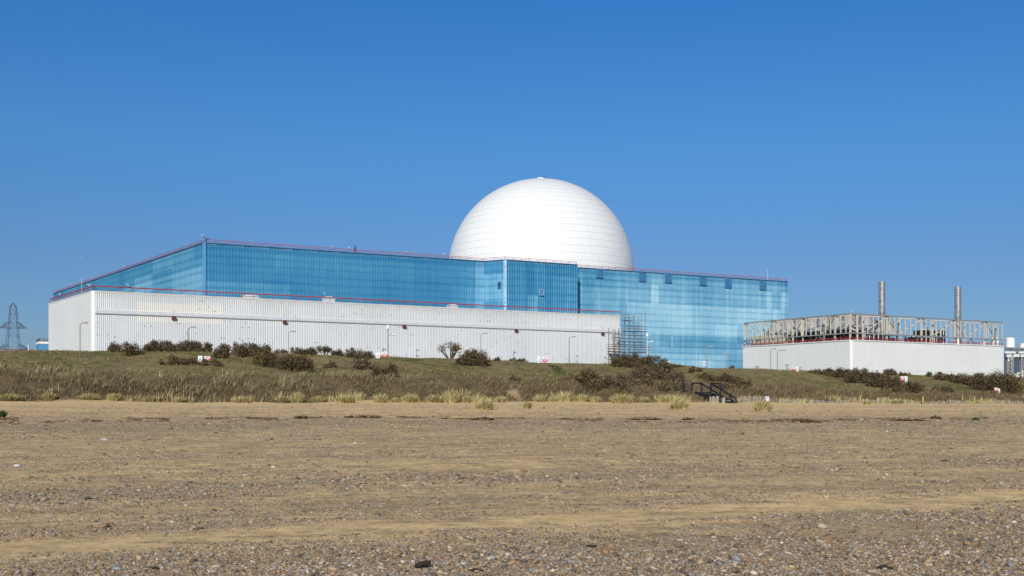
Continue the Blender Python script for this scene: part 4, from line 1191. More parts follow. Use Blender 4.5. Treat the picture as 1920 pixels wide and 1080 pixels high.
# chimneys
for x, yt, wpx, nd_, lab in ((1653.5, 528, 11.6, 9.8, 'rust-streaked steel chimney, the taller left one of the pair'), (1796, 538, 11.2, 9.8, 'rust-streaked steel chimney, the right one of the pair')):
    nl = Vector((-dKM.y, dKM.x, 0)); t_ = (x - CX) / F
    Yc = (K.dot(nl) + 9.8) / (nl.x * t_ + nl.y); p = Vector((t_ * Yc, Yc, zk - .05)); r = wpx / 2 / F * Yc * 1.08
    ztop = (HY - yt) / F * Yc; H = ztop - p.z
    t = thing('chimney', lab, 'chimney', p, 'steel chimneys on the plant building')
    prof = [(r * 1.5, 0), (r * 1.45, .3), (r * 1.02, 1.5)]; z = 1.5; n_ = 9; st = (H - 1.5) / n_
    for k in range(n_):
        prof += [(r, z + .06), (r, z + st - .10), (r * 1.05, z + st - .08), (r * 1.05, z + st)]; z += st
    prof += [(r * .88, z), (r * .86, z - 1.2)]
    m = MB(); m.lathe(p, prof, 28, True); auto_smooth(m.build('stack', M['chimney'], t), 30)
    m = MB(); m.lathe(p + Vector((0, 0, -.02)), [(r * 1.9, 0), (r * 1.9, .22)], 20); m.build('base_ring', M['grey_steel'], t)
# tanks and pipe gantry at the right edge
def tank(x, yt, yb, w, Y, lab):
    c = pt(x, yb, Y); H = (yb - yt) / F * Y; r = w / 2 / F * Y
    t = thing('storage_tank', lab, 'tank', c, 'white tanks at the right edge')
    m = MB(); m.lathe(c, [(r, 0), (r, H * .84)], 28, True); auto_smooth(m.build('shell', M['tank_white'], t))
    m = MB(); m.lathe(c + Vector((0, 0, H * .84 + .01)), [(r * 1.01, 0), (r * .93, H * .07), (r * .55, H * .14), (.05, H * .16)], 28, True); auto_smooth(m.build('lid', M['tank_white'], t))
tank(1893.7, 632.5, 652, 17.2, 276, 'white upright tank standing clear right of the plant building')
tank(1920.5, 643.5, 652, 18, 276, 'white low tank cut by the right frame edge')
def roof_tank(x, yt, w, back, lab):
    t_ = (x - CX) / F; nl = Vector((-dKM.y, dKM.x, 0)); Yc = (K.dot(nl) + back) / (nl.x * t_ + nl.y)
    yb = HY - (zk - .05) * F / Yc; tank(x, yt, yb, w, Yc, lab)
roof_tank(1866, 631.5, 13, 5, 'white tank on the roof behind the right end of the screen')
roof_tank(1843, 640, 11, 5, 'small squat white tank on the roof left of the other roof tank')
gY = 272.0
gan = thing('pipe_gantry', 'dark grey pipe deck carried on lattice legs at the right frame edge', 'gantry', pt(1893, 700, gY))
gan.location.z = Z_PLAT
zd = (HY - 656) / F * gY; dm = dKM
g0 = pt(1883.5, 656, gY); g0 = Vector((g0.x, g0.y, zd))
m = MB(); m.box(g0 + dm * 6 + Vector((0, 0, .35)), (12, 3.5, .5), dm); m.box(g0 + dm * 6 + Vector((0, 0, -.5)), (12, 3.0, .3), dm)
for i in range(13): m.bar(g0 + dm * i + Vector((0, 0, -.4)) - dKL * 1.7, g0 + dm * (i + (.9 if i % 2 else -.9)) + Vector((0, 0, .3)) - dKL * 1.7, .16)
m.build('deck', M['grey_beam'], gan)
for x in (1891.5, 1917.5):
    q = pt(x, 660, gY - 1); m = MB(); zt_ = zd - .6
    for s1 in (-1, 1):
        for s2 in (-1, 1): m.bar(Vector((q.x + s1 * .45, q.y + s2 * .4, Z_PLAT - .2)), Vector((q.x + s1 * .45, q.y + s2 * .4, zt_)), .2)
    z = Z_PLAT
    while z < zt_ - 1:
        m.bar(Vector((q.x - .45, q.y - .4, z)), Vector((q.x + .45, q.y - .4, z + .9)), .11); m.bar(Vector((q.x - .45, q.y - .4, z + .9)), Vector((q.x + .45, q.y - .4, z + .9)), .11); z += .9
    m.tube(Vector((q.x + 1.0, q.y, Z_PLAT)), Vector((q.x + 1.0, q.y, zt_)), .16, 8)
    m.build('lattice_leg', M['grey_steel'], gan)
    m = MB(); m.box(Vector((q.x, q.y - .2, zt_ - .1)), (2.6, 1.2, .5)); m.box(Vector((q.x - .3, q.y - .5, zt_ - .9)), (1.2, .6, .6)); m.build('valve_cluster', M['pale_steel'], gan)
q = pt(1884, 663, 281); zz = q.z
st = thing('white_store', 'plain white building behind the pipe gantry at the right frame edge', 'building', (q.x, q.y, Z_PLAT))
m = MB(); m.box(Vector((q.x + 9, q.y + 5, (zz + Z_PLAT) / 2)), (22, 8, zz - Z_PLAT)); m.build('wall', M['white'], st)
m = MB(); m.box(Vector((q.x + 9, q.y + 5, zz + .12)), (22.5, 8.5, .22)); m.build('roof', M['pale_steel'], st)

# ------------------------------------------------------------------ scaffolding at the end of the white hall
sc_ = thing('scaffolding', 'grey tube scaffolding with board decks at the white hall corner', 'scaffolding', (Bc.x, Bc.y, Z_PLAT))
wz = lambda y: (HY - y) / F * (Bc.y - 1.5)
out_ = -nAB
cols = [(1138.5, 614), (1150, 614), (1157, 616), (1168.5, 590), (1177, 587), (1187, 584), (1199, 582)]
us = []
for x, yt in cols:
    a = on_line(A, Bc, x) * LAB; us.append((a, wz(yt)))
rowsd = (.55, 2.1)
for ro in rowsd:
    for a, ztop in us:
        q = A + dAB * a + out_ * ro; m = MB(); m.tube(Vector((q.x, q.y, Z_PLAT)), Vector((q.x, q.y, ztop + random.uniform(-.4, .3))), .065, 6); m.build('standard', M['scaffold'], sc_)
q = A + dAB * (us[-1][0] + 1.2) + out_ * 2.1
def led(a0, a1, z, ro, mt='grey_steel', r=.045):
    p = A + dAB * a0 + out_ * ro; q = A + dAB * a1 + out_ * ro
    return Vector((p.x, p.y, z)), Vector((q.x, q.y, z))
uL, uB, uR = us[0][0] - .4, us[3][0] - .9, us[-1][0] + .4
for y, a0, a1 in ((590, uB, us[4][0]), (595, uB, us[4][0]), (610.5, uB, uR), (615.5, uB, uR), (628, uL + 1, uR), (634, uL + 1, uR), (646, uL, uR), (650, uL, uR + 2), (655, uL, uR + 2), (670, uL, us[3][0]), (675, uL, us[3][0])):
    for ro in rowsd:
        m = MB(); m.tube(*led(a0, a1, wz(y), ro), .055, 6); m.build('ledger', M['scaffold'], sc_)
for y, a0, a1 in ((601, uB, us[4][0]), (620.5, uB, uR), (640.5, us[1][0] + .6, uR), (660, uL, uR + .2), (679, uL + .5, us[2][0])):
    p, q = led(a0, a1, wz(y), 1.3)
    m = MB(); m.bar(p, q, 1.7, .10); m.build('board_deck', M['dull_red'] if y in (660, 679) else M['dark_board'], sc_)
    for i in range(int((a1 - a0) / 1.2) + 1):
        pass
for i in range(len(us) - 1):
    a0, a1 = us[i][0], us[i + 1][0]
    for z0, z1 in ((wz(679), wz(660)), (wz(660), wz(641))) if i < 3 else ((wz(679), wz(660)), (wz(660), wz(641)), (wz(641), wz(621))):
        m = MB(); p = A + dAB * a0 + out_ * 2.15; q = A + dAB * a1 + out_ * 2.15
        m.tube(Vector((p.x, p.y, z0 if i % 2 else z1)), Vector((q.x, q.y, z1 if i % 2 else z0)), .055, 6); m.build('brace', M['scaffold'], sc_)
# lower brick-like sheeted bay seen under the deck
q = A + dAB * (us[-1][0] + 2.1) + out_ * 1.2
m = MB(); m.tube(Vector((q.x, q.y, Z_PLAT)), Vector((q.x, q.y, wz(650))), .06, 6); m.build('standard', M['beige_steel'], sc_)

# ------------------------------------------------------------------ lamp posts
lamp_spec = [ # x, top row, D, arm direction (photo right +), label, camera?
    (150, 607.5, 142, 1, 'thin lamp post before the blank left end of the white hall', 0),
    (353, 615.5, 142, 1, 'thin lamp post rising behind the flat gorse hedge', 0),
    (541, 623.5, 142, 1, 'lamp post between the big gorse thicket and the low gorse row', 0),
    (727.5, 618, 140, 1, 'tall camera post beside the second sign pair', 1),
    (901.5, 627, 142, 1, 'lamp post just right of the bare-stemmed tree', 0),
    (1067.5, 633, 142, 1, 'lamp post on the white wall right of the third sign pair', 0),
    (1213.5, 632, 150, 1, 'white camera post right of the scaffolding', 1),
    (1325.5, 651.5, 146, 1, 'left lamp post of two on the lower blue wall', 0),
    (1359, 664.5, 150, 1, 'shorter right lamp post of two on the lower blue wall', 0),
    (1445, 655.5, 146, 1, 'left lamp post of the close pair before the right building', 0),
    (1457.5, 658.5, 148, 1, 'right lamp post of the close pair, with two lamp heads', 2)]
for x, yt, D_, s, lab, kind in lamp_spec:
    p = at_D(x, D_); p.z = Z_PLAT
    H = (HY - yt) / F * p.y - p.z
    t = thing('camera_post' if kind == 1 else 'lamp_post', lab, 'camera post' if kind == 1 else 'lamp post', p, 'lamp posts along the buildings')
    top = p + Vector((0, 0, H)); mt = M['pale_steel'] if kind == 1 and x > 1000 else M['lamp_steel']
    m = MB(); m.tube(p + Vector((0, 0, -.2)), p + Vector((0, 0, 1.2)), .13, 8); m.tube(p + Vector((0, 0, 1.2)), top, .075, 8, .055); m.build('pole', mt, t)
    if kind == 1:
        m = MB(); m.lathe(top, [(.07, 0), (.18, .1), (.21, .42), (.13, .58)], 12); auto_smooth(m.build('camera', M['tank_white'], t))
        m = MB(); m.bar(top - Vector((0, 0, .75)), top + Vector((.75, 0, -.65)), .08); m.build('arm', mt, t)
        m = MB(); m.lathe(top + Vector((.75, 0, -.80)), [(.10, 0), (.18, .10), (.16, .24), (.05, .28)], 10); auto_smooth(m.build('dome_camera', M['tank_white'], t))
    else:
        m = MB(); m.bar(top - Vector((0, 0, .05)), top + Vector((.35 * s, -.1, .12)), .07); m.build('arm', mt, t)
        c = top + Vector((.62 * s, -.1, .14))
        m = MB(); m.box(c, (.62, .30, .10)); m.box(c + Vector((-.05, 0, .07)), (.4, .2, .05)); m.box(c - Vector((-.05, 0, .065)), (.42, .22, .03)); m.build('lamp_head', M['grey_steel'], t)
        if kind == 2:
            c = c + Vector((.55, .3, 0)); m = MB(); m.box(c, (.62, .3, .12)); m.box(c + Vector((0, 0, .08)), (.3, .2, .05)); m.build('lamp_head', M['grey_steel'], t)
# small sensor posts along the crest on the right
for x, yt, lab in ((1318, 677, 'white sensor mast before the blue wall, left of the lamp posts'), (1418.5, 686, 'small sensor post at the left end of the right building'), (1474.5, 683, 'tall thin sensor post right of the close lamp pair'), (1498, 688, 'small sensor post just right of the fifth sign pair')):
    p = at_D(x, 128); H = (HY - yt) / F * p.y - p.z
    t = thing('sensor_post', lab, 'sensor post', p, 'sensor posts on the crest'); mt = M['pale_steel'] if x < 1400 else M['grey_beam']
    m = MB(); m.tube(p - Vector((0, 0, .2)), p + Vector((0, 0, H)), .05, 6); m.build('pole', mt, t)
    m = MB(); m.box(p + Vector((.12, 0, H - .12)), (.5, .16, .2)); m.box(p + Vector((.2, 0, H * .55)), (.35, .14, .18)); m.build('sensor', mt, t)

# ------------------------------------------------------------------ sign pairs
pairn = ['first', 'second', 'third', 'fourth', 'fifth', 'sixth', 'seventh']
sgn = [(375.5, 388.5, 680), (708.5, 721.5, 673), (1010, 1022, 682), (1254, 1247, 689), (1495.5, 1489, 698), (1699, 1692.5, 717), (1873, 1867.5, 738)]
def text_lines(c, w, h, n, dirx):
    m = MB()
    for i in range(n):
        ww = w * (.75 if i % 2 else .55)
        m.box(c + Vector((0, -.035, h * (.5 - (i + .5) / n))), (ww, .012, h / n * .45))
    return m
SW = [(8, 11, 11, 8.3), (8, 10.5, 10, 9), (5, 12, 9, 9.5), (6, 9.5, 8, 8), (4.5, 8.5, 6, 6.5), (5, 9.8, 7.5, 8), (3.5, 8, 6, 7.5)]
for (xw, xr, yb), nm, (ww_, wh_, rw_, rh_) in zip(sgn, pairn, SW):
    for x, red in ((xw, False), (xr, True)):
        dp = 10 if nm == 'fourth' else 0
        p = hit(x, yb + dp)
        if Dof(p.x, p.y) > D_CREST - 1: p = at_D(x, D_CREST - 2)
        k = 1.0
        lab = (f'red and white notice board of the {nm} sign pair from the left along the crest' if red else f'narrow white notice board of the {nm} sign pair from the left along the crest')
        t = thing('notice_sign', lab, 'sign', p, 'notice signs along the crest')
        mp = p.y / F; w, h = (rw_ * mp, rh_ * mp) if red else (ww_ * mp, wh_ * mp); zb0 = p.z + (3.2 * mp if red else 1.5 * mp) + dp * mp
        c = Vector((p.x, p.y, zb0 + h / 2))
        m = MB(); m.bar(p + Vector((0, .06, -.25)), Vector((p.x, p.y + .06, zb0 + h)), .07); m.build('post', M['sign_post'] if red else M['pale_steel'], t)
        b = MB().box(c, (w, .05, h)).build('board', M['sign_white'], t)
        if red:
            MB().box(c + Vector((0, -.03, -h * .24)), (w, .02, h * .50)).build('red_panel', M['sign_red'], b)
            text_lines(c + Vector((0, 0, h * .27)), w, h * .3, 3, 1).build('lettering', M['sign_ink'], b)
            text_lines(c + Vector((0, -.012, -h * .24)), w * .8, h * .3, 2, 1).build('lettering', M['sign_white'], b)
        else:
            m = MB(); m.lathe(c + Vector((0, 0, 0)), [(.01, 0), (.02, .001)], 8)
            m = MB(); m.box(c + Vector((0, -.03, h * .20)), (w * .28, .012, h * .16)); m.build('emblem', M['sign_ink'], b)
            text_lines(c + Vector((0, 0, -h * .18)), w, h * .4, 4, 1).build('lettering', M['sign_ink'], b)

# ------------------------------------------------------------------ steps down to the beach
base = pt(1315, 737, 93.5)
steps = thing('beach_steps', 'black timber steps with handrails from the bank to the sand', 'steps', (base.x, base.y, gz(base.x, base.y)))
dn = Vector((-NC[0], -NC[1], 0)); ac = Vector((UC[0], UC[1], 0)); zf = base.z; ztop = pt(0, 717.5, 93.5).z
def sp(run, side, z): q = base + dn * run + ac * side; return Vector((q.x, q.y, z))
wid = .98; drop = 1.42 / 3.9
def post(run, side, z1): 
    q = sp(run, side, 0); g0 = gz(q.x, q.y) - .3
    MB().bar(Vector((q.x, q.y, g0)), Vector((q.x, q.y, z1)), .13).build('post', M['black_wood'], steps)
for side in (0, wid):
    if side == 0: post(-1.45, 0, ztop + .03)
    post(0, side, ztop + .04); post(1.35, side, ztop - .02); post(2.75, side, ztop - 2.75 * drop + .12); post(3.5, side, ztop - 3.5 * drop + .1)
def hr(p, q, w=.09, h=.10): MB().bar(p, q, w, h).build('handrail', M['black_wood'], steps)
hr(sp(-1.45, 0, ztop - .05), sp(0, 0, ztop - .05)); hr(sp(0, wid, ztop - .05), sp(1.35, wid, ztop - .09))
for side in (0, wid): hr(sp(0, side, ztop - .05), sp(3.55, side, ztop - .05 - 3.55 * drop))
zb0 = zf + .02; zb1 = min(gz(*sp(3.9, .5, 0)[:2]), zf - .7)
for side in (-.02, wid + .02): MB().bar(sp(0, side, zb0 - .12), sp(3.6, side, zb1 + .05), .08, .20).build('stringer', M['black_wood'], steps)
n_ = 6
for k in range(n_):
    z = zb0 + (zb1 - zb0) * (k + .5) / n_; q = sp(3.6 * (k + .5) / n_, wid / 2, z)
    MB().box(q, (wid - .06, .34, .06), ac).build('tread', M['pale_wood'] if k in (2, 3, 4) else M['black_wood'], steps)
MB().box(sp(-.7, wid / 2, zb0 + .02), (wid + .1, 1.45, .08), ac).build('landing', M['black_wood'], steps)
p = hit(1281.5, 737); t = thing('bollard_post', 'single black timber post left of the beach steps', 'post', p)
m = MB(); m.bar(p - Vector((0, 0, .3)), Vector((p.x, p.y, p.z + .92)), .15); m.build('shaft', M['black_wood'], t)
m = MB(); m.bar(Vector((p.x, p.y, p.z + .80)), sp(-1.45, 0, ztop - .1), .03); m.build('chain', M['grey_steel'], t)

# ------------------------------------------------------------------ paling fence
def fence(p, q, lab, n, hfun, post_every=18):
    t = thing('paling_fence', lab, 'fence', Vector((p[0], p[1], gz(*p[:2]))), 'pale picket fencing at the foot of the bank')
    m = MB(); w = MB(); prev = None; cnt = 0
    for k in range(n):
        a = k / (n - 1); c = Vector(p).lerp(Vector(q), a); z = gz(c.x, c.y)
        if random.random() < .06: continue
        h = hfun(a) * random.uniform(.78, 1.12); tl = random.uniform(-.07, .07)
        pk = MB() if cnt < 100 else m; cnt += 1
        pk.bar(Vector((c.x, c.y, z - .1)), Vector((c.x + tl, c.y, z + h)), random.uniform(.04, .065), .025)
        if pk is not m: pk.build('picket', M['pale_wood'], t)
        if k % post_every == 0: MB().bar(Vector((c.x, c.y + .06, z - .2)), Vector((c.x, c.y + .06, z + h * 1.15)), .11).build('post', M['pale_wood'], t)
        cur = Vector((c.x, c.y - .03, z + h * .62))
        if prev is not None: w.tube(prev, cur, .008, 4)
        prev = cur
    if m.v: m.build('pickets', M['pale_wood'], t)['kind'] = 'stuff'
    w.build('wire', M['grey_steel'], t)
fa = at_D(1378, 75.6); fb = at_D(1960, 75.6)
fence(fa, fb, 'long low pale paling fence half buried in sand right of the steps', 300, lambda a: .50 - .22 * min(1, a * 3) + .05 * math.sin(a * 40))
fence(hit(1332, 757), hit(1358, 758), 'short pale paling fence across the foot of the black steps', 13, lambda a: .50 - .1 * a, 6)
for x, h, lab in ((1612.5, .58, 'left yellow marker post on the paling fence'), (1730, .66, 'middle yellow marker post on the paling fence'), (1840, .60, 'right yellow marker post on the paling fence')):
    p = at_D(x, 75.1); t = thing('marker_post', lab, 'post', p, 'yellow marker posts on the fence')
    MB().bar(p - Vector((0, 0, .2)), p + Vector((.02, 0, h)), .085).build('shaft', M['yellow_wood'], t)
    MB().lathe(p + Vector((.02, 0, h)), [(.05, 0), (.04, .04), (.01, .06)], 8).build('cap', M['yellow_wood'], t)
p = at_D(1438.5, 75.0); t = thing('small_notice', 'small white notice with blue print hung on the paling fence', 'sign', p)
b = MB().box(p + Vector((0, 0, .27)), (.27, .03, .36)).build('board', M['sign_white'], t)
MB().box(p + Vector((0, -.02, .34)), (.15, .01, .10)).build('symbol', M['blue_paint'], b)
MB().bar(p + Vector((0, .04, -.1)), p + Vector((0, .04, .42)), .04).build('post', M['pale_wood'], t)

# ------------------------------------------------------------------ pylon and far buildings on the left
yp = 640.0; px = yp / F
pc = Vector(((24.5 - CX) / F * yp, yp, 0)); zp = lambda y: (HY - y) / F * yp
pyl = thing('electricity_pylon', 'dark lattice electricity pylon far off at the left edge', 'pylon', (pc.x, pc.y, Z_PLAT))
rot = math.radians(12); ca, sa = math.cos(rot), math.sin(rot)
def pp(a, b, z): return Vector((pc.x + a * ca - b * sa, pc.y + a * sa + b * ca, z))
lev = [(Z_PLAT, 22 * px), (zp(650), 11.2 * px), (zp(630), 9.2 * px), (zp(615), 7.9 * px), (zp(604), 7.1 * px), (zp(589), 6.1 * px), (zp(575), 5.0 * px)]
m = MB(); br = MB(); th = .23
for i in range(len(lev) - 1):
    (z0, w0), (z1, w1) = lev[i], lev[i + 1]
    cs0 = [(-w0, -w0), (w0, -w0), (w0, w0), (-w0, w0)]; cs1 = [(-w1, -w1), (w1, -w1), (w1, w1), (-w1, w1)]
    for k in range(4):
        j = (k + 1) % 4
        m.bar(pp(*cs0[k], z0), pp(*cs1[k], z1), th * .95)
        br.bar(pp(*cs0[k], z0), pp(*cs1[j], z1), th * .42); br.bar(pp(*cs0[j], z0), pp(*cs1[k], z1), th * .42)
        br.bar(pp(*cs1[k], z1), pp(*cs1[j], z1), th * .7)
w = lev[-1][1]
for a, b in ((-w, -w), (w, -w), (w, w), (-w, w)): m.bar(pp(a, b, zp(575)), pp(0, 0, zp(568)), th)
m.build('tower_legs', M['pylon'], pyl); br.build('lattice', M['pylon'], pyl)
for zc, za, half, wd in ((zp(604), zp(615), 23.5 * px, 8.8 * px), (zp(646), zp(655), 29 * px, 12.5 * px)):
    for s_ in (-1, 1):
        m = MB(); tip = pp(s_ * half, 0, za)
        for b in (-1, 1):
            m.bar(pp(s_ * wd, b * wd, zc), tip, th); m.bar(pp(s_ * wd, b * wd, za), tip, th * 1.3)
            for k in (.33, .66):
                m.bar(pp(s_ * wd, b * wd, zc).lerp(tip, k), pp(s_ * wd, b * wd, za).lerp(tip, k), th * .7)
                m.bar(pp(s_ * wd, b * wd, zc).lerp(tip, k - .33), pp(s_ * wd, b * wd, za).lerp(tip, k), th * .6)
        m.bar(pp(0, -wd, za), tip, th); m.build('cross_arm', M['pylon'], pyl)
for s_, x1, y1, dy in ((1, 62, 634, 0), (-1, -30, 640, 0)):
    tip = pp(s_ * 23.5 * px, 0, zp(616)); e = pt(x1, y1, yp - 30); m = MB(); m.tube(tip, e, .28, 6); m.build('insulator', M['grey_steel'], pyl)
    pw = thing('power_line', 'thin cable hanging from the pylon towards the ' + ('white hall' if s_ > 0 else 'left frame edge'), 'cable', e)
    m = MB(); f = pt(100 if s_ > 0 else -200, 642, yp - 120) ; last = e
    for k in range(1, 9):
        q = e.lerp(f, k / 8) + Vector((0, 0, -3 * math.sin(math.pi * k / 8))); m.tube(last, q, .07, 5); last = q
    m.build('cable', M['grey_steel'], pw)
    m = MB(); f = pp(s_ * 12 * px, 0, zp(636)); last = e
    for k in range(1, 9):
        q = e.lerp(f, k / 8) + Vector((0, 0, -2.2 * math.sin(math.pi * k / 8))); m.tube(last, q, .09, 5); last = q
    m.build('jumper', M['grey_steel'], pw)
q = pt(73.5, 640, 400); ztp = q.z
t = thing('blue_annex', 'small blue building with a red railed roof left of the white hall', 'building', (q.x, q.y, Z_PLAT))
d_ = Vector((1, .55, 0)).normalized()
MB().box(Vector((q.x, q.y, (ztp - .9 + Z_PLAT) / 2)) + d_ * 6 + Vector((-d_.y, d_.x, 0)) * 5, (12, 10, ztp - .9 - Z_PLAT), d_).build('wall', M['blue_paint'], t)
MB().box(Vector((q.x, q.y, ztp - .5)) + d_ * 6 + Vector((-d_.y, d_.x, 0)) * 5, (12.4, 10.4, .8), d_).build('parapet', M['tank_white'], t)
rail(t, [q - d_ * .1 + Vector((-d_.y, d_.x, 0)) * 8, q + d_ * .2, q + d_ * 12], ztp - .1, 1.2, .07, .05, 1.2, True, 'dull_red')
m = MB(); m.bar(Vector((q.x - 1.0, q.y + 1, ztp + .5)), Vector((q.x + 11, q.y + 7, ztp + .5)), .2, .2); m.build('eaves', M['dull_red'], t)
q = pt(-60, 656.5, 330); ztp = q.z; e = pt(76, 656.5, 345)
t = thing('low_white_building', 'low white wall with a red rail beyond the bank, under the pylon', 'building', (q.x, q.y, Z_PLAT))
m = MB(); m.bar(Vector((q.x, q.y, (ztp + Z_PLAT) / 2)), Vector((e.x, e.y, (ztp + Z_PLAT) / 2)), 6, ztp - Z_PLAT); m.build('wall', M['tank_white'], t)
rail(t, [Vector((q.x, q.y - 2.8, 0)), Vector((e.x, e.y - 2.8, 0))], ztp, .42, .10, .06, 4, False)
c = pt(53.5, 650, 338); m = MB(); m.bar(Vector((c.x, c.y, ztp - .2)), Vector((c.x, c.y, c.z + .3)), .25); m.box(Vector((c.x, c.y, c.z + .35)), (.4, .4, .35)); m.build('mast', M['pale_steel'], t)

# ------------------------------------------------------------------ gulls
def gull_mesh():
    m = MB(); n = 10
    prof = [(-.22, .012, .05), (-.16, .035, .045), (-.06, .075, .03), (.06, .085, .02), (.15, .06, .05), (.19, .042, .10), (.23, .048, .13), (.27, .035, .135), (.30, .010, .125), (.335, .005, .118)]
    vs = []
    for x, r, z in prof:
        for k in range(n):
            t = 2 * math.pi * k / n; vs.append((x, r * .85 * math.cos(t), .19 + z + r * math.sin(t)))
    fs = [(i * n + k, i * n + (k + 1) % n, (i + 1) * n + (k + 1) % n, (i + 1) * n + k) for i in range(len(prof) - 1) for k in range(n)]
    m.add(vs, fs)
    for s_ in (-1, 1): m.tube((.03, .03 * s_, .17), (.03, .03 * s_, 0), .009, 5)
    return m
def wing_mesh():
    m = MB()
    for s_ in (-1, 1):
        m.add([(.12, .07 * s_, .24), (-.10, .08 * s_, .235), (-.34, .03 * s_, .205), (-.2, .07 * s_, .19), (.1, .088 * s_, .20), (-.1, .1 * s_, .20)], [(0, 1, 5, 4), (1, 2, 3, 5)])
    return m
gm = wm = None
def perched(x, y_foot_pt, lab, face=1):
    global gm, wm
    p = y_foot_pt
    t = thing('gull', lab, 'gull', p, 'gulls perched on the roofs'); t.rotation_euler = (0, 0, -math.pi / 2 + random.choice((-1, 1)) * random.uniform(.3, 1.0))
    t.scale = (1.35, 1.35, 1.35)
    if gm is None:
        a = gull_mesh().build('body', M['gull_white']); b = wing_mesh().build('wings', M['gull_grey'])
        gm, wm = a.data, b.data
        for v in gm.polygons: v.use_smooth = True
        bpy.data.objects.remove(a); bpy.data.objects.remove(b)
    a = bpy.data.objects.new('body', gm); COL.objects.link(a); a.parent = t
    b = bpy.data.objects.new('wings', wm); COL.objects.link(b); b.parent = t
def railpt(p, q, x, z): a = on_line(p, q, x); c = along(p, q, a); return Vector((c.x, c.y, z))
zr = zb_ + .1 + .62 + .04; zr2 = zw + .12 + .75 + .1
Pi = Pb + ni + dPQ * .4
for x, lab in ((349, 'gull on the sloping blue roof rail, highest before the corner'), (232.5, 'gull halfway down the left blue roof rail'), (135, 'gull low on the left blue roof rail beside the thin mast')):
    perched(x, railpt(Rb + dPQ * .4, Pi, x, zr), lab)
for x, lab in ((622.5, 'left gull of two on the blue roof left of the dark roof mast'), (655, 'right gull of two on the blue roof left of the dark roof mast'), (757.5, 'first of three close gulls on the blue roof left of the dome'),
               (764.5, 'second of three close gulls on the blue roof left of the dome'), (777, 'third of three close gulls on the blue roof left of the dome'), (832, 'gull on the blue roof rail beside the dome foot')):
    perched(x, railpt(Pi, T0 + ni, x, zr), lab, random.choice((-1, 1)))
perched(111.5, railpt(Cc + dAB * .35, A + dAB * .5 + dAC * .5, 111.5, zr2), 'gull on the left white hall rail near its far end')
perched(168, railpt(Cc + dAB * .35, A + dAB * .5 + dAC * .5, 167.5, zr2), 'gull on the front corner of the white hall rail')
perched(240.5, railpt(A + dAB * .5, Bc + ins, 240.5, zr2), 'gull on the white hall front rail right of the corner')
q = along(A, Bc, on_line(A, Bc, 621)) + nAB * 3.2; perched(621, Vector((q.x, q.y, zw + 1.62)), 'gull on the white roof vent of the white hall')
q = Pb + Vector((.3, .5, 0)); perched(376, q + Vector((-.72, 0, 1.21)), 'gull on the left end of the dark T-shaped antenna', -1)
q = along(T3, Qb, on_line(T3, Qb, 1473)) + nPQ * 1.2; perched(1473, Vector((q.x, q.y, zb_ + .9)), 'gull on a short mast at the right end of the blue roof')
perched(1451, railpt(T3 + ni, Qb + ni, 1451, zr), 'gull on the blue roof rail near its right end')
perched(1593, lv(E['K'], zft + .11), 'gull on the front corner of the beige steel screen')
def flying(x, y, Y, rz, lab, dark=False):
    p = pt(x, y, Y); t = thing('flying_gull', lab, 'gull', p, 'gulls in the air'); t.rotation_euler = (.25, .1, rz)
    n = 8; m = MB(); prof = [(-.30, .01), (-.2, .05), (0, .09), (.15, .07), (.22, .05), (.28, .045), (.36, .005)]; vs = []
    for a, r in prof:
        for k in range(n): u = 2 * math.pi * k / n; vs.append((p.x + a, p.y + r * math.cos(u), p.z + r * math.sin(u)))
    m.add(vs, [(i * n + k, i * n + (k + 1) % n, (i + 1) * n + (k + 1) % n, (i + 1) * n + k) for i in range(len(prof) - 1) for k in range(n)])
    m.build('body', M['gull_white'], t, True)
    for s_ in (-1, 1):
        m = MB(); pts_ = [(.14, .05, .05), (-.1, .05, .05), (.16, .38, .20), (-.06, .38, .19), (.02, .75, .12), (-.05, .72, .115)]
        top_ = [p + Vector((a, b * s_, c)) for a, b, c in pts_]; bot = [q - Vector((0, 0, .025)) for q in top_]
        m.add(top_ + bot, [(0, 1, 3, 2), (2, 3, 5, 4), (8, 9, 7, 6), (10, 11, 9, 8), (0, 2, 8, 6), (2, 4, 10, 8), (1, 7, 9, 3), (3, 9, 11, 5), (4, 5, 11, 10)]); m.build('wing', M['gull_grey'] if not dark else M['dark_bird'], t)
flying(130, 474.5, 330, 1.2, 'left gull of the two flying above the white hall')
flying(152.5, 483, 320, .4, 'right gull of the two flying above the white hall')
flying(28, 524.5, 420, .2, 'lone gull flying above the pylon', True)
flying(1340, 443, 360, .9, 'lone gull flying right of the dome')

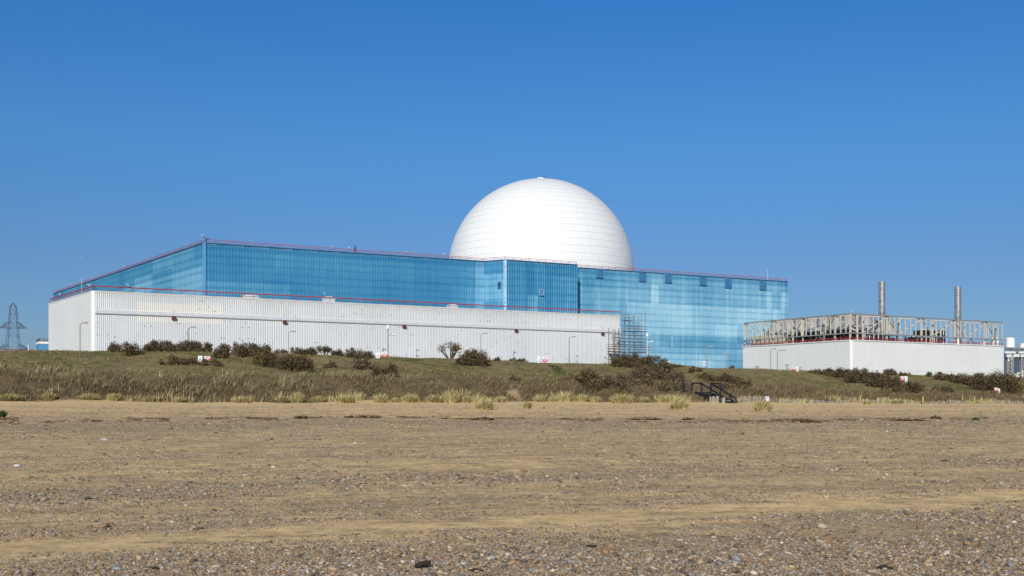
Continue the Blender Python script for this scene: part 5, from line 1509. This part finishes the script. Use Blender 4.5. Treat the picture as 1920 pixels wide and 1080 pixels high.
# ------------------------------------------------------------------ stones, driftwood and wrack on the beach
sv, sf = ico()
s_ = NT('pale_flint'); k_ = s_.noise(s_.obj(), 9, 6); M['flint'] = s_.done(s_.mix(s_.rng(k_, .3, .7), (.36, .355, .35), (.56, .54, .50)), .6, .3)
s_ = NT('blue_grey_stone'); k_ = s_.noise(s_.obj(), 9, 6); M['slate'] = s_.done(s_.mix(s_.rng(k_, .3, .7), (.16, .18, .21), (.32, .34, .37)), .6, .3)
s_ = NT('pink_stone'); k_ = s_.noise(s_.obj(), 9, 6); M['pink'] = s_.done(s_.mix(s_.rng(k_, .3, .7), (.42, .33, .26), (.60, .50, .42)), .6, .3)
def stone(x, y, w, mt, lab, flat=.5, seed=0):
    p = hit(x, y); r = w / 2 / F * p.y; rr = random.Random(seed)
    me = bpy.data.meshes.new('beach_stone')
    import bmesh
    bm = bmesh.new(); bmesh.ops.create_icosphere(bm, subdivisions=3, radius=1)
    for v in bm.verts:
        k = 1 + .28 * mnoise.noise(v.co * 1.3 + Vector((seed * 3.1, 0, 0))) + .08 * mnoise.noise(v.co * 4 + Vector((seed, 5, 0)))
        v.co = Vector((v.co.x * r * k, v.co.y * r * .8 * k, v.co.z * r * flat * k))
    bm.to_mesh(me); bm.free()
    for q in me.polygons: q.use_smooth = True
    o = link('beach_stone', me, M[mt]); o.location = p + Vector((0, 0, r * flat * .55)); o.rotation_euler = (0, 0, rr.uniform(-.5, .5))
    tag(o, lab, 'stone', 'larger stones on the beach')
for i, (x, y, w, mt, lab) in enumerate([
    (475, 1058, 11, 'pink', 'round pale pink stone in the bottom shingle left of centre'), (220, 1070, 22, 'slate', 'broad grey-blue flat stone at the bottom left'),
    (645, 1062, 14, 'slate', 'grey-white flat stone in the bottom shingle near the centre'), (320, 1002, 10, 'slate', 'oval blue-grey stone alone on brown sand at the left'),
    (32, 875, 20, 'flint', 'long white stone at the left frame edge in mid beach'), (195, 826, 17, 'flint', 'pair-like long white stone in the upper left beach'),
    (666, 832, 10, 'flint', 'square white stone alone in the upper middle beach'), (332, 915, 11, 'slate', 'blue-grey stone in the dark shingle band at the left'),
    (1338, 1011, 12, 'pink', 'pale stone in the shingle below the sand stripe, right of centre'), (1275, 1016, 14, 'pink', 'wide pinkish stone left of the pale one below the sand stripe'),
    (1290, 1004, 12, 'slate', 'flat blue stone just below the sand stripe'), (1390, 1008, 11, 'slate', 'small blue-grey stone right of the pale one below the sand stripe'),
    (1897, 1051, 14, 'pink', 'pale round stone at the right bottom edge'), (1246, 1035, 13, 'slate', 'blue-grey flat stone in the lower shingle right of centre'),
    (1058, 837, 8, 'flint', 'small white stone in the grey upper beach at the centre'), (100, 792, 7, 'flint', 'white stone on the strand line at the far left')]):
    stone(x, y, w * .85, mt, lab, .36, i)
def drift(x, y, w, h, mt, lab, seed, ang=.1):
    p = hit(x, y); L = w / F * p.y; r = h / 2 / F * p.y; m = MB(); rr = random.Random(seed); n = 9; K_ = 9; vs = []
    for i in range(K_):
        a = i / (K_ - 1); rad = r * (.55 + .5 * math.sin(math.pi * min(1, a * 1.1))) * rr.uniform(.75, 1.2)
        cx = (a - .5) * L; cz = r * .7 + a * L * ang + rr.uniform(-.1, .1) * r; cy = rr.uniform(-.2, .2) * r
        for k in range(n):
            t = 2 * math.pi * k / n; q = rad * rr.uniform(.8, 1.15); vs.append((p.x + cx, p.y + cy + q * math.cos(t), p.z + cz + q * math.sin(t)))
    fs = [(i * n + k, i * n + (k + 1) % n, (i + 1) * n + (k + 1) % n, (i + 1) * n + k) for i in range(K_ - 1) for k in range(n)] + [tuple(range(n - 1, -1, -1)), tuple((K_ - 1) * n + k for k in range(n))]
    m.add([(v[0] - p.x, v[1] - p.y, v[2] - p.z) for v in vs], fs); o = m.build('driftwood', M[mt], None, True); o.location = p; o.rotation_euler = (0, 0, rr.uniform(-.4, .4)); tag(o, lab, 'driftwood', 'driftwood pieces on the beach')
for i, a in enumerate([(793, 1071, 30, 12, 'drift', 'dark tilted driftwood lump at the bottom edge left of centre', .22), (893, 1073, 26, 6, 'drift', 'flat dark driftwood piece right of the tilted lump', 0), (292, 1073, 17, 7, 'drift', 'small black driftwood bit at the bottom left', 0),
                       (1659, 1068, 30, 9, 'drift', 'black oval driftwood at the bottom right', 0), (1557, 1009, 26, 4, 'drift_tan', 'orange brown driftwood stick in the right shingle', 0), (1110, 1028, 22, 5, 'drift', 'dark driftwood sliver in the sand right of centre', .05),
                       (1773, 865, 16, 3, 'drift', 'thin dark stick on the right mid beach', 0), (168, 937, 18, 4, 'drift', 'dark stick on the sand edge at the left', 0), (463, 928, 16, 3, 'drift_tan', 'brown stick below the dark shingle band', .15), (318, 987 + 13, 1, 1, None, '', 0)]):
    if a[4]: drift(a[0], a[1], a[2], a[3], a[4], a[5], i, a[6])
def wrack(x, y, w, h, lab, seed, n=700):
    r = np.random.default_rng(seed); p = hit(x, y); m_ = p.y / F; W = w * m_; H = h * m_ * .6
    a = np.clip(r.normal(0, .28, n), -.5, .5); q = r.random(n)
    P = np.stack([a * W, r.normal(0, .22, n) * min(W, 1.2) * .5, q * H * np.sqrt(np.maximum(0, 1 - (2 * a) ** 2)) * .9], 1)
    d = r.normal(size=(n, 3)) * np.array([1.6, 1, .12]); d /= np.linalg.norm(d, axis=1)[:, None]; e = np.cross(d, r.normal(size=(n, 3))); e /= np.linalg.norm(e, axis=1)[:, None]
    Lh = (.04 + .09 * r.random(n))[:, None]; wd = .018
    V = np.stack([P - d * Lh - e * wd, P - d * Lh + e * wd, P + d * Lh + e * wd, P + d * Lh - e * wd], 1).reshape(-1, 3); k = np.arange(n) * 4
    o = link('seaweed_clump', np_mesh('seaweed_clump', V, [np.stack([k, k + 1, k + 2, k + 3], 1)]), M['weed']); o.location = p + Vector((0, 0, .03)); tag(o, lab, 'seaweed', 'dried seaweed clumps on the strand line')
for i, a in enumerate([(1511, 792, 48, 9, 'largest long brown seaweed mound on the strand line, right of the steps'), (566, 785, 20, 5, 'small brown seaweed mound on the strand line left of centre'), (905, 788, 34, 5, 'tan straggling seaweed on the strand line below the larger forward tuft'),
                       (1290, 788, 14, 4, 'black seaweed lump on the strand line below the straw tuft by the steps'), (680, 783, 60, 3, 'thin dark seaweed line left of the picture centre'), (1700, 789, 55, 3.5, 'thin dark seaweed line at the right'), (1210, 787, 50, 3, 'thin brown seaweed line below the broad bright straw tuft'), (1754, 786, 14, 7, 'upright dead twigs on the strand line at the right')]):
    wrack(*a[:4], a[4], 60 + i, int(90 + a[2] * 14))
# loose wrack along the strand (uncountable)
n = 9000; Xs = (RNG.random(n) - .5) * 60; x_px = RNG.random(n) * 1980 - 30
yy = 786 + 2.5 * np.sin(x_px / 170) + RNG.normal(0, 1.6, n) + (x_px - 960) * .002
t_ = (x_px - CX) / F
YY = np.array([40.0] * n)
for it in range(14): YY = np.clip(-zt(t_ * YY, YY) * F / (yy - HY), 20, 70) * .6 + YY * .4
keep = vn(x_px / 28, yy / 2.2, 71) > .63
P = np.stack([t_ * YY, YY, zt(t_ * YY, YY) + .015], 1)[keep]; n = len(P)
d = RNG.normal(size=(n, 3)) * np.array([1.6, 1, .2]); d /= np.linalg.norm(d, axis=1)[:, None]; e = np.cross(d, RNG.normal(size=(n, 3))); e /= np.linalg.norm(e, axis=1)[:, None]
V = np.stack([P - d * .08 - e * .012, P - d * .08 + e * .012, P + d * .08 + e * .012, P + d * .08 - e * .012], 1).reshape(-1, 3); k = np.arange(n) * 4
o = link('strand_wrack', np_mesh('strand_wrack', V, [np.stack([k, k + 1, k + 2, k + 3], 1)]), M['weed']); tag(o, 'thin scatter of dry dark seaweed strands along the upper beach', 'seaweed'); o['kind'] = 'stuff'

# ------------------------------------------------------------------ light, sky, camera
EL, AZ = math.radians(31), math.radians(189.5)     # sun behind the camera, a little to its left
sd = Vector((math.sin(AZ) * math.cos(EL), math.cos(AZ) * math.cos(EL), math.sin(EL)))
L = bpy.data.lights.new('sun', 'SUN'); L.energy = 4.2; L.angle = math.radians(.53); L.color = (1, .94, .84)
so = bpy.data.objects.new('sun', L); COL.objects.link(so); so.rotation_euler = (-sd).to_track_quat('-Z', 'Y').to_euler(); so.location = (0, -50, 80)
wd = bpy.data.worlds.new('World'); SC.world = wd; wd.use_nodes = True
nt = wd.node_tree; nt.nodes.clear()
ow = nt.nodes.new('ShaderNodeOutputWorld'); bg = nt.nodes.new('ShaderNodeBackground'); sky = nt.nodes.new('ShaderNodeTexSky')
sky.sky_type = 'NISHITA'; sky.sun_disc = False; sky.sun_elevation = EL; sky.sun_rotation = AZ
sky.altitude = 0; sky.air_density = 1.0; sky.dust_density = .35; sky.ozone_density = 3.0
bg.inputs[1].default_value = .105
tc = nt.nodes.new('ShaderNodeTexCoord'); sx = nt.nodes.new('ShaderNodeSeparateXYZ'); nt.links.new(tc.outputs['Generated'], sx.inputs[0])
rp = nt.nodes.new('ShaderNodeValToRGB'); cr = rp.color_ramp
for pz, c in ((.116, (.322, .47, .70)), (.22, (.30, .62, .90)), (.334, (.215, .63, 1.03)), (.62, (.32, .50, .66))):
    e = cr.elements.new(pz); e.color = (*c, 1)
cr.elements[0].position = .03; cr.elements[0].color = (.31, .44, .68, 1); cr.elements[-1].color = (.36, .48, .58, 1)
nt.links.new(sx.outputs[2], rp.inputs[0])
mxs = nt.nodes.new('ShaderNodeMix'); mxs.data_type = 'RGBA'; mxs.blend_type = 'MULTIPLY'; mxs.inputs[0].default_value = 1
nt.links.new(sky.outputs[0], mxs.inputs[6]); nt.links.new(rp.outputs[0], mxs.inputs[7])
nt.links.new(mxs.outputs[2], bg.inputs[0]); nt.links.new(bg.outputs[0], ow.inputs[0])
cam = bpy.data.cameras.new('camera'); co_ = bpy.data.objects.new('camera', cam); COL.objects.link(co_)
co_.location = (0, 0, 0); co_.rotation_euler = (math.pi / 2, 0, 0)
cam.sensor_fit = 'HORIZONTAL'; cam.sensor_width = 36; cam.lens = 36 * F / 1920; cam.shift_y = (HY - 540) / 1920
cam.clip_start = .1; cam.clip_end = 20000
SC.camera = co_
vs_ = SC.view_settings; vs_.view_transform = 'Standard'; vs_.look = 'None'; vs_.exposure = 0; vs_.gamma = 1
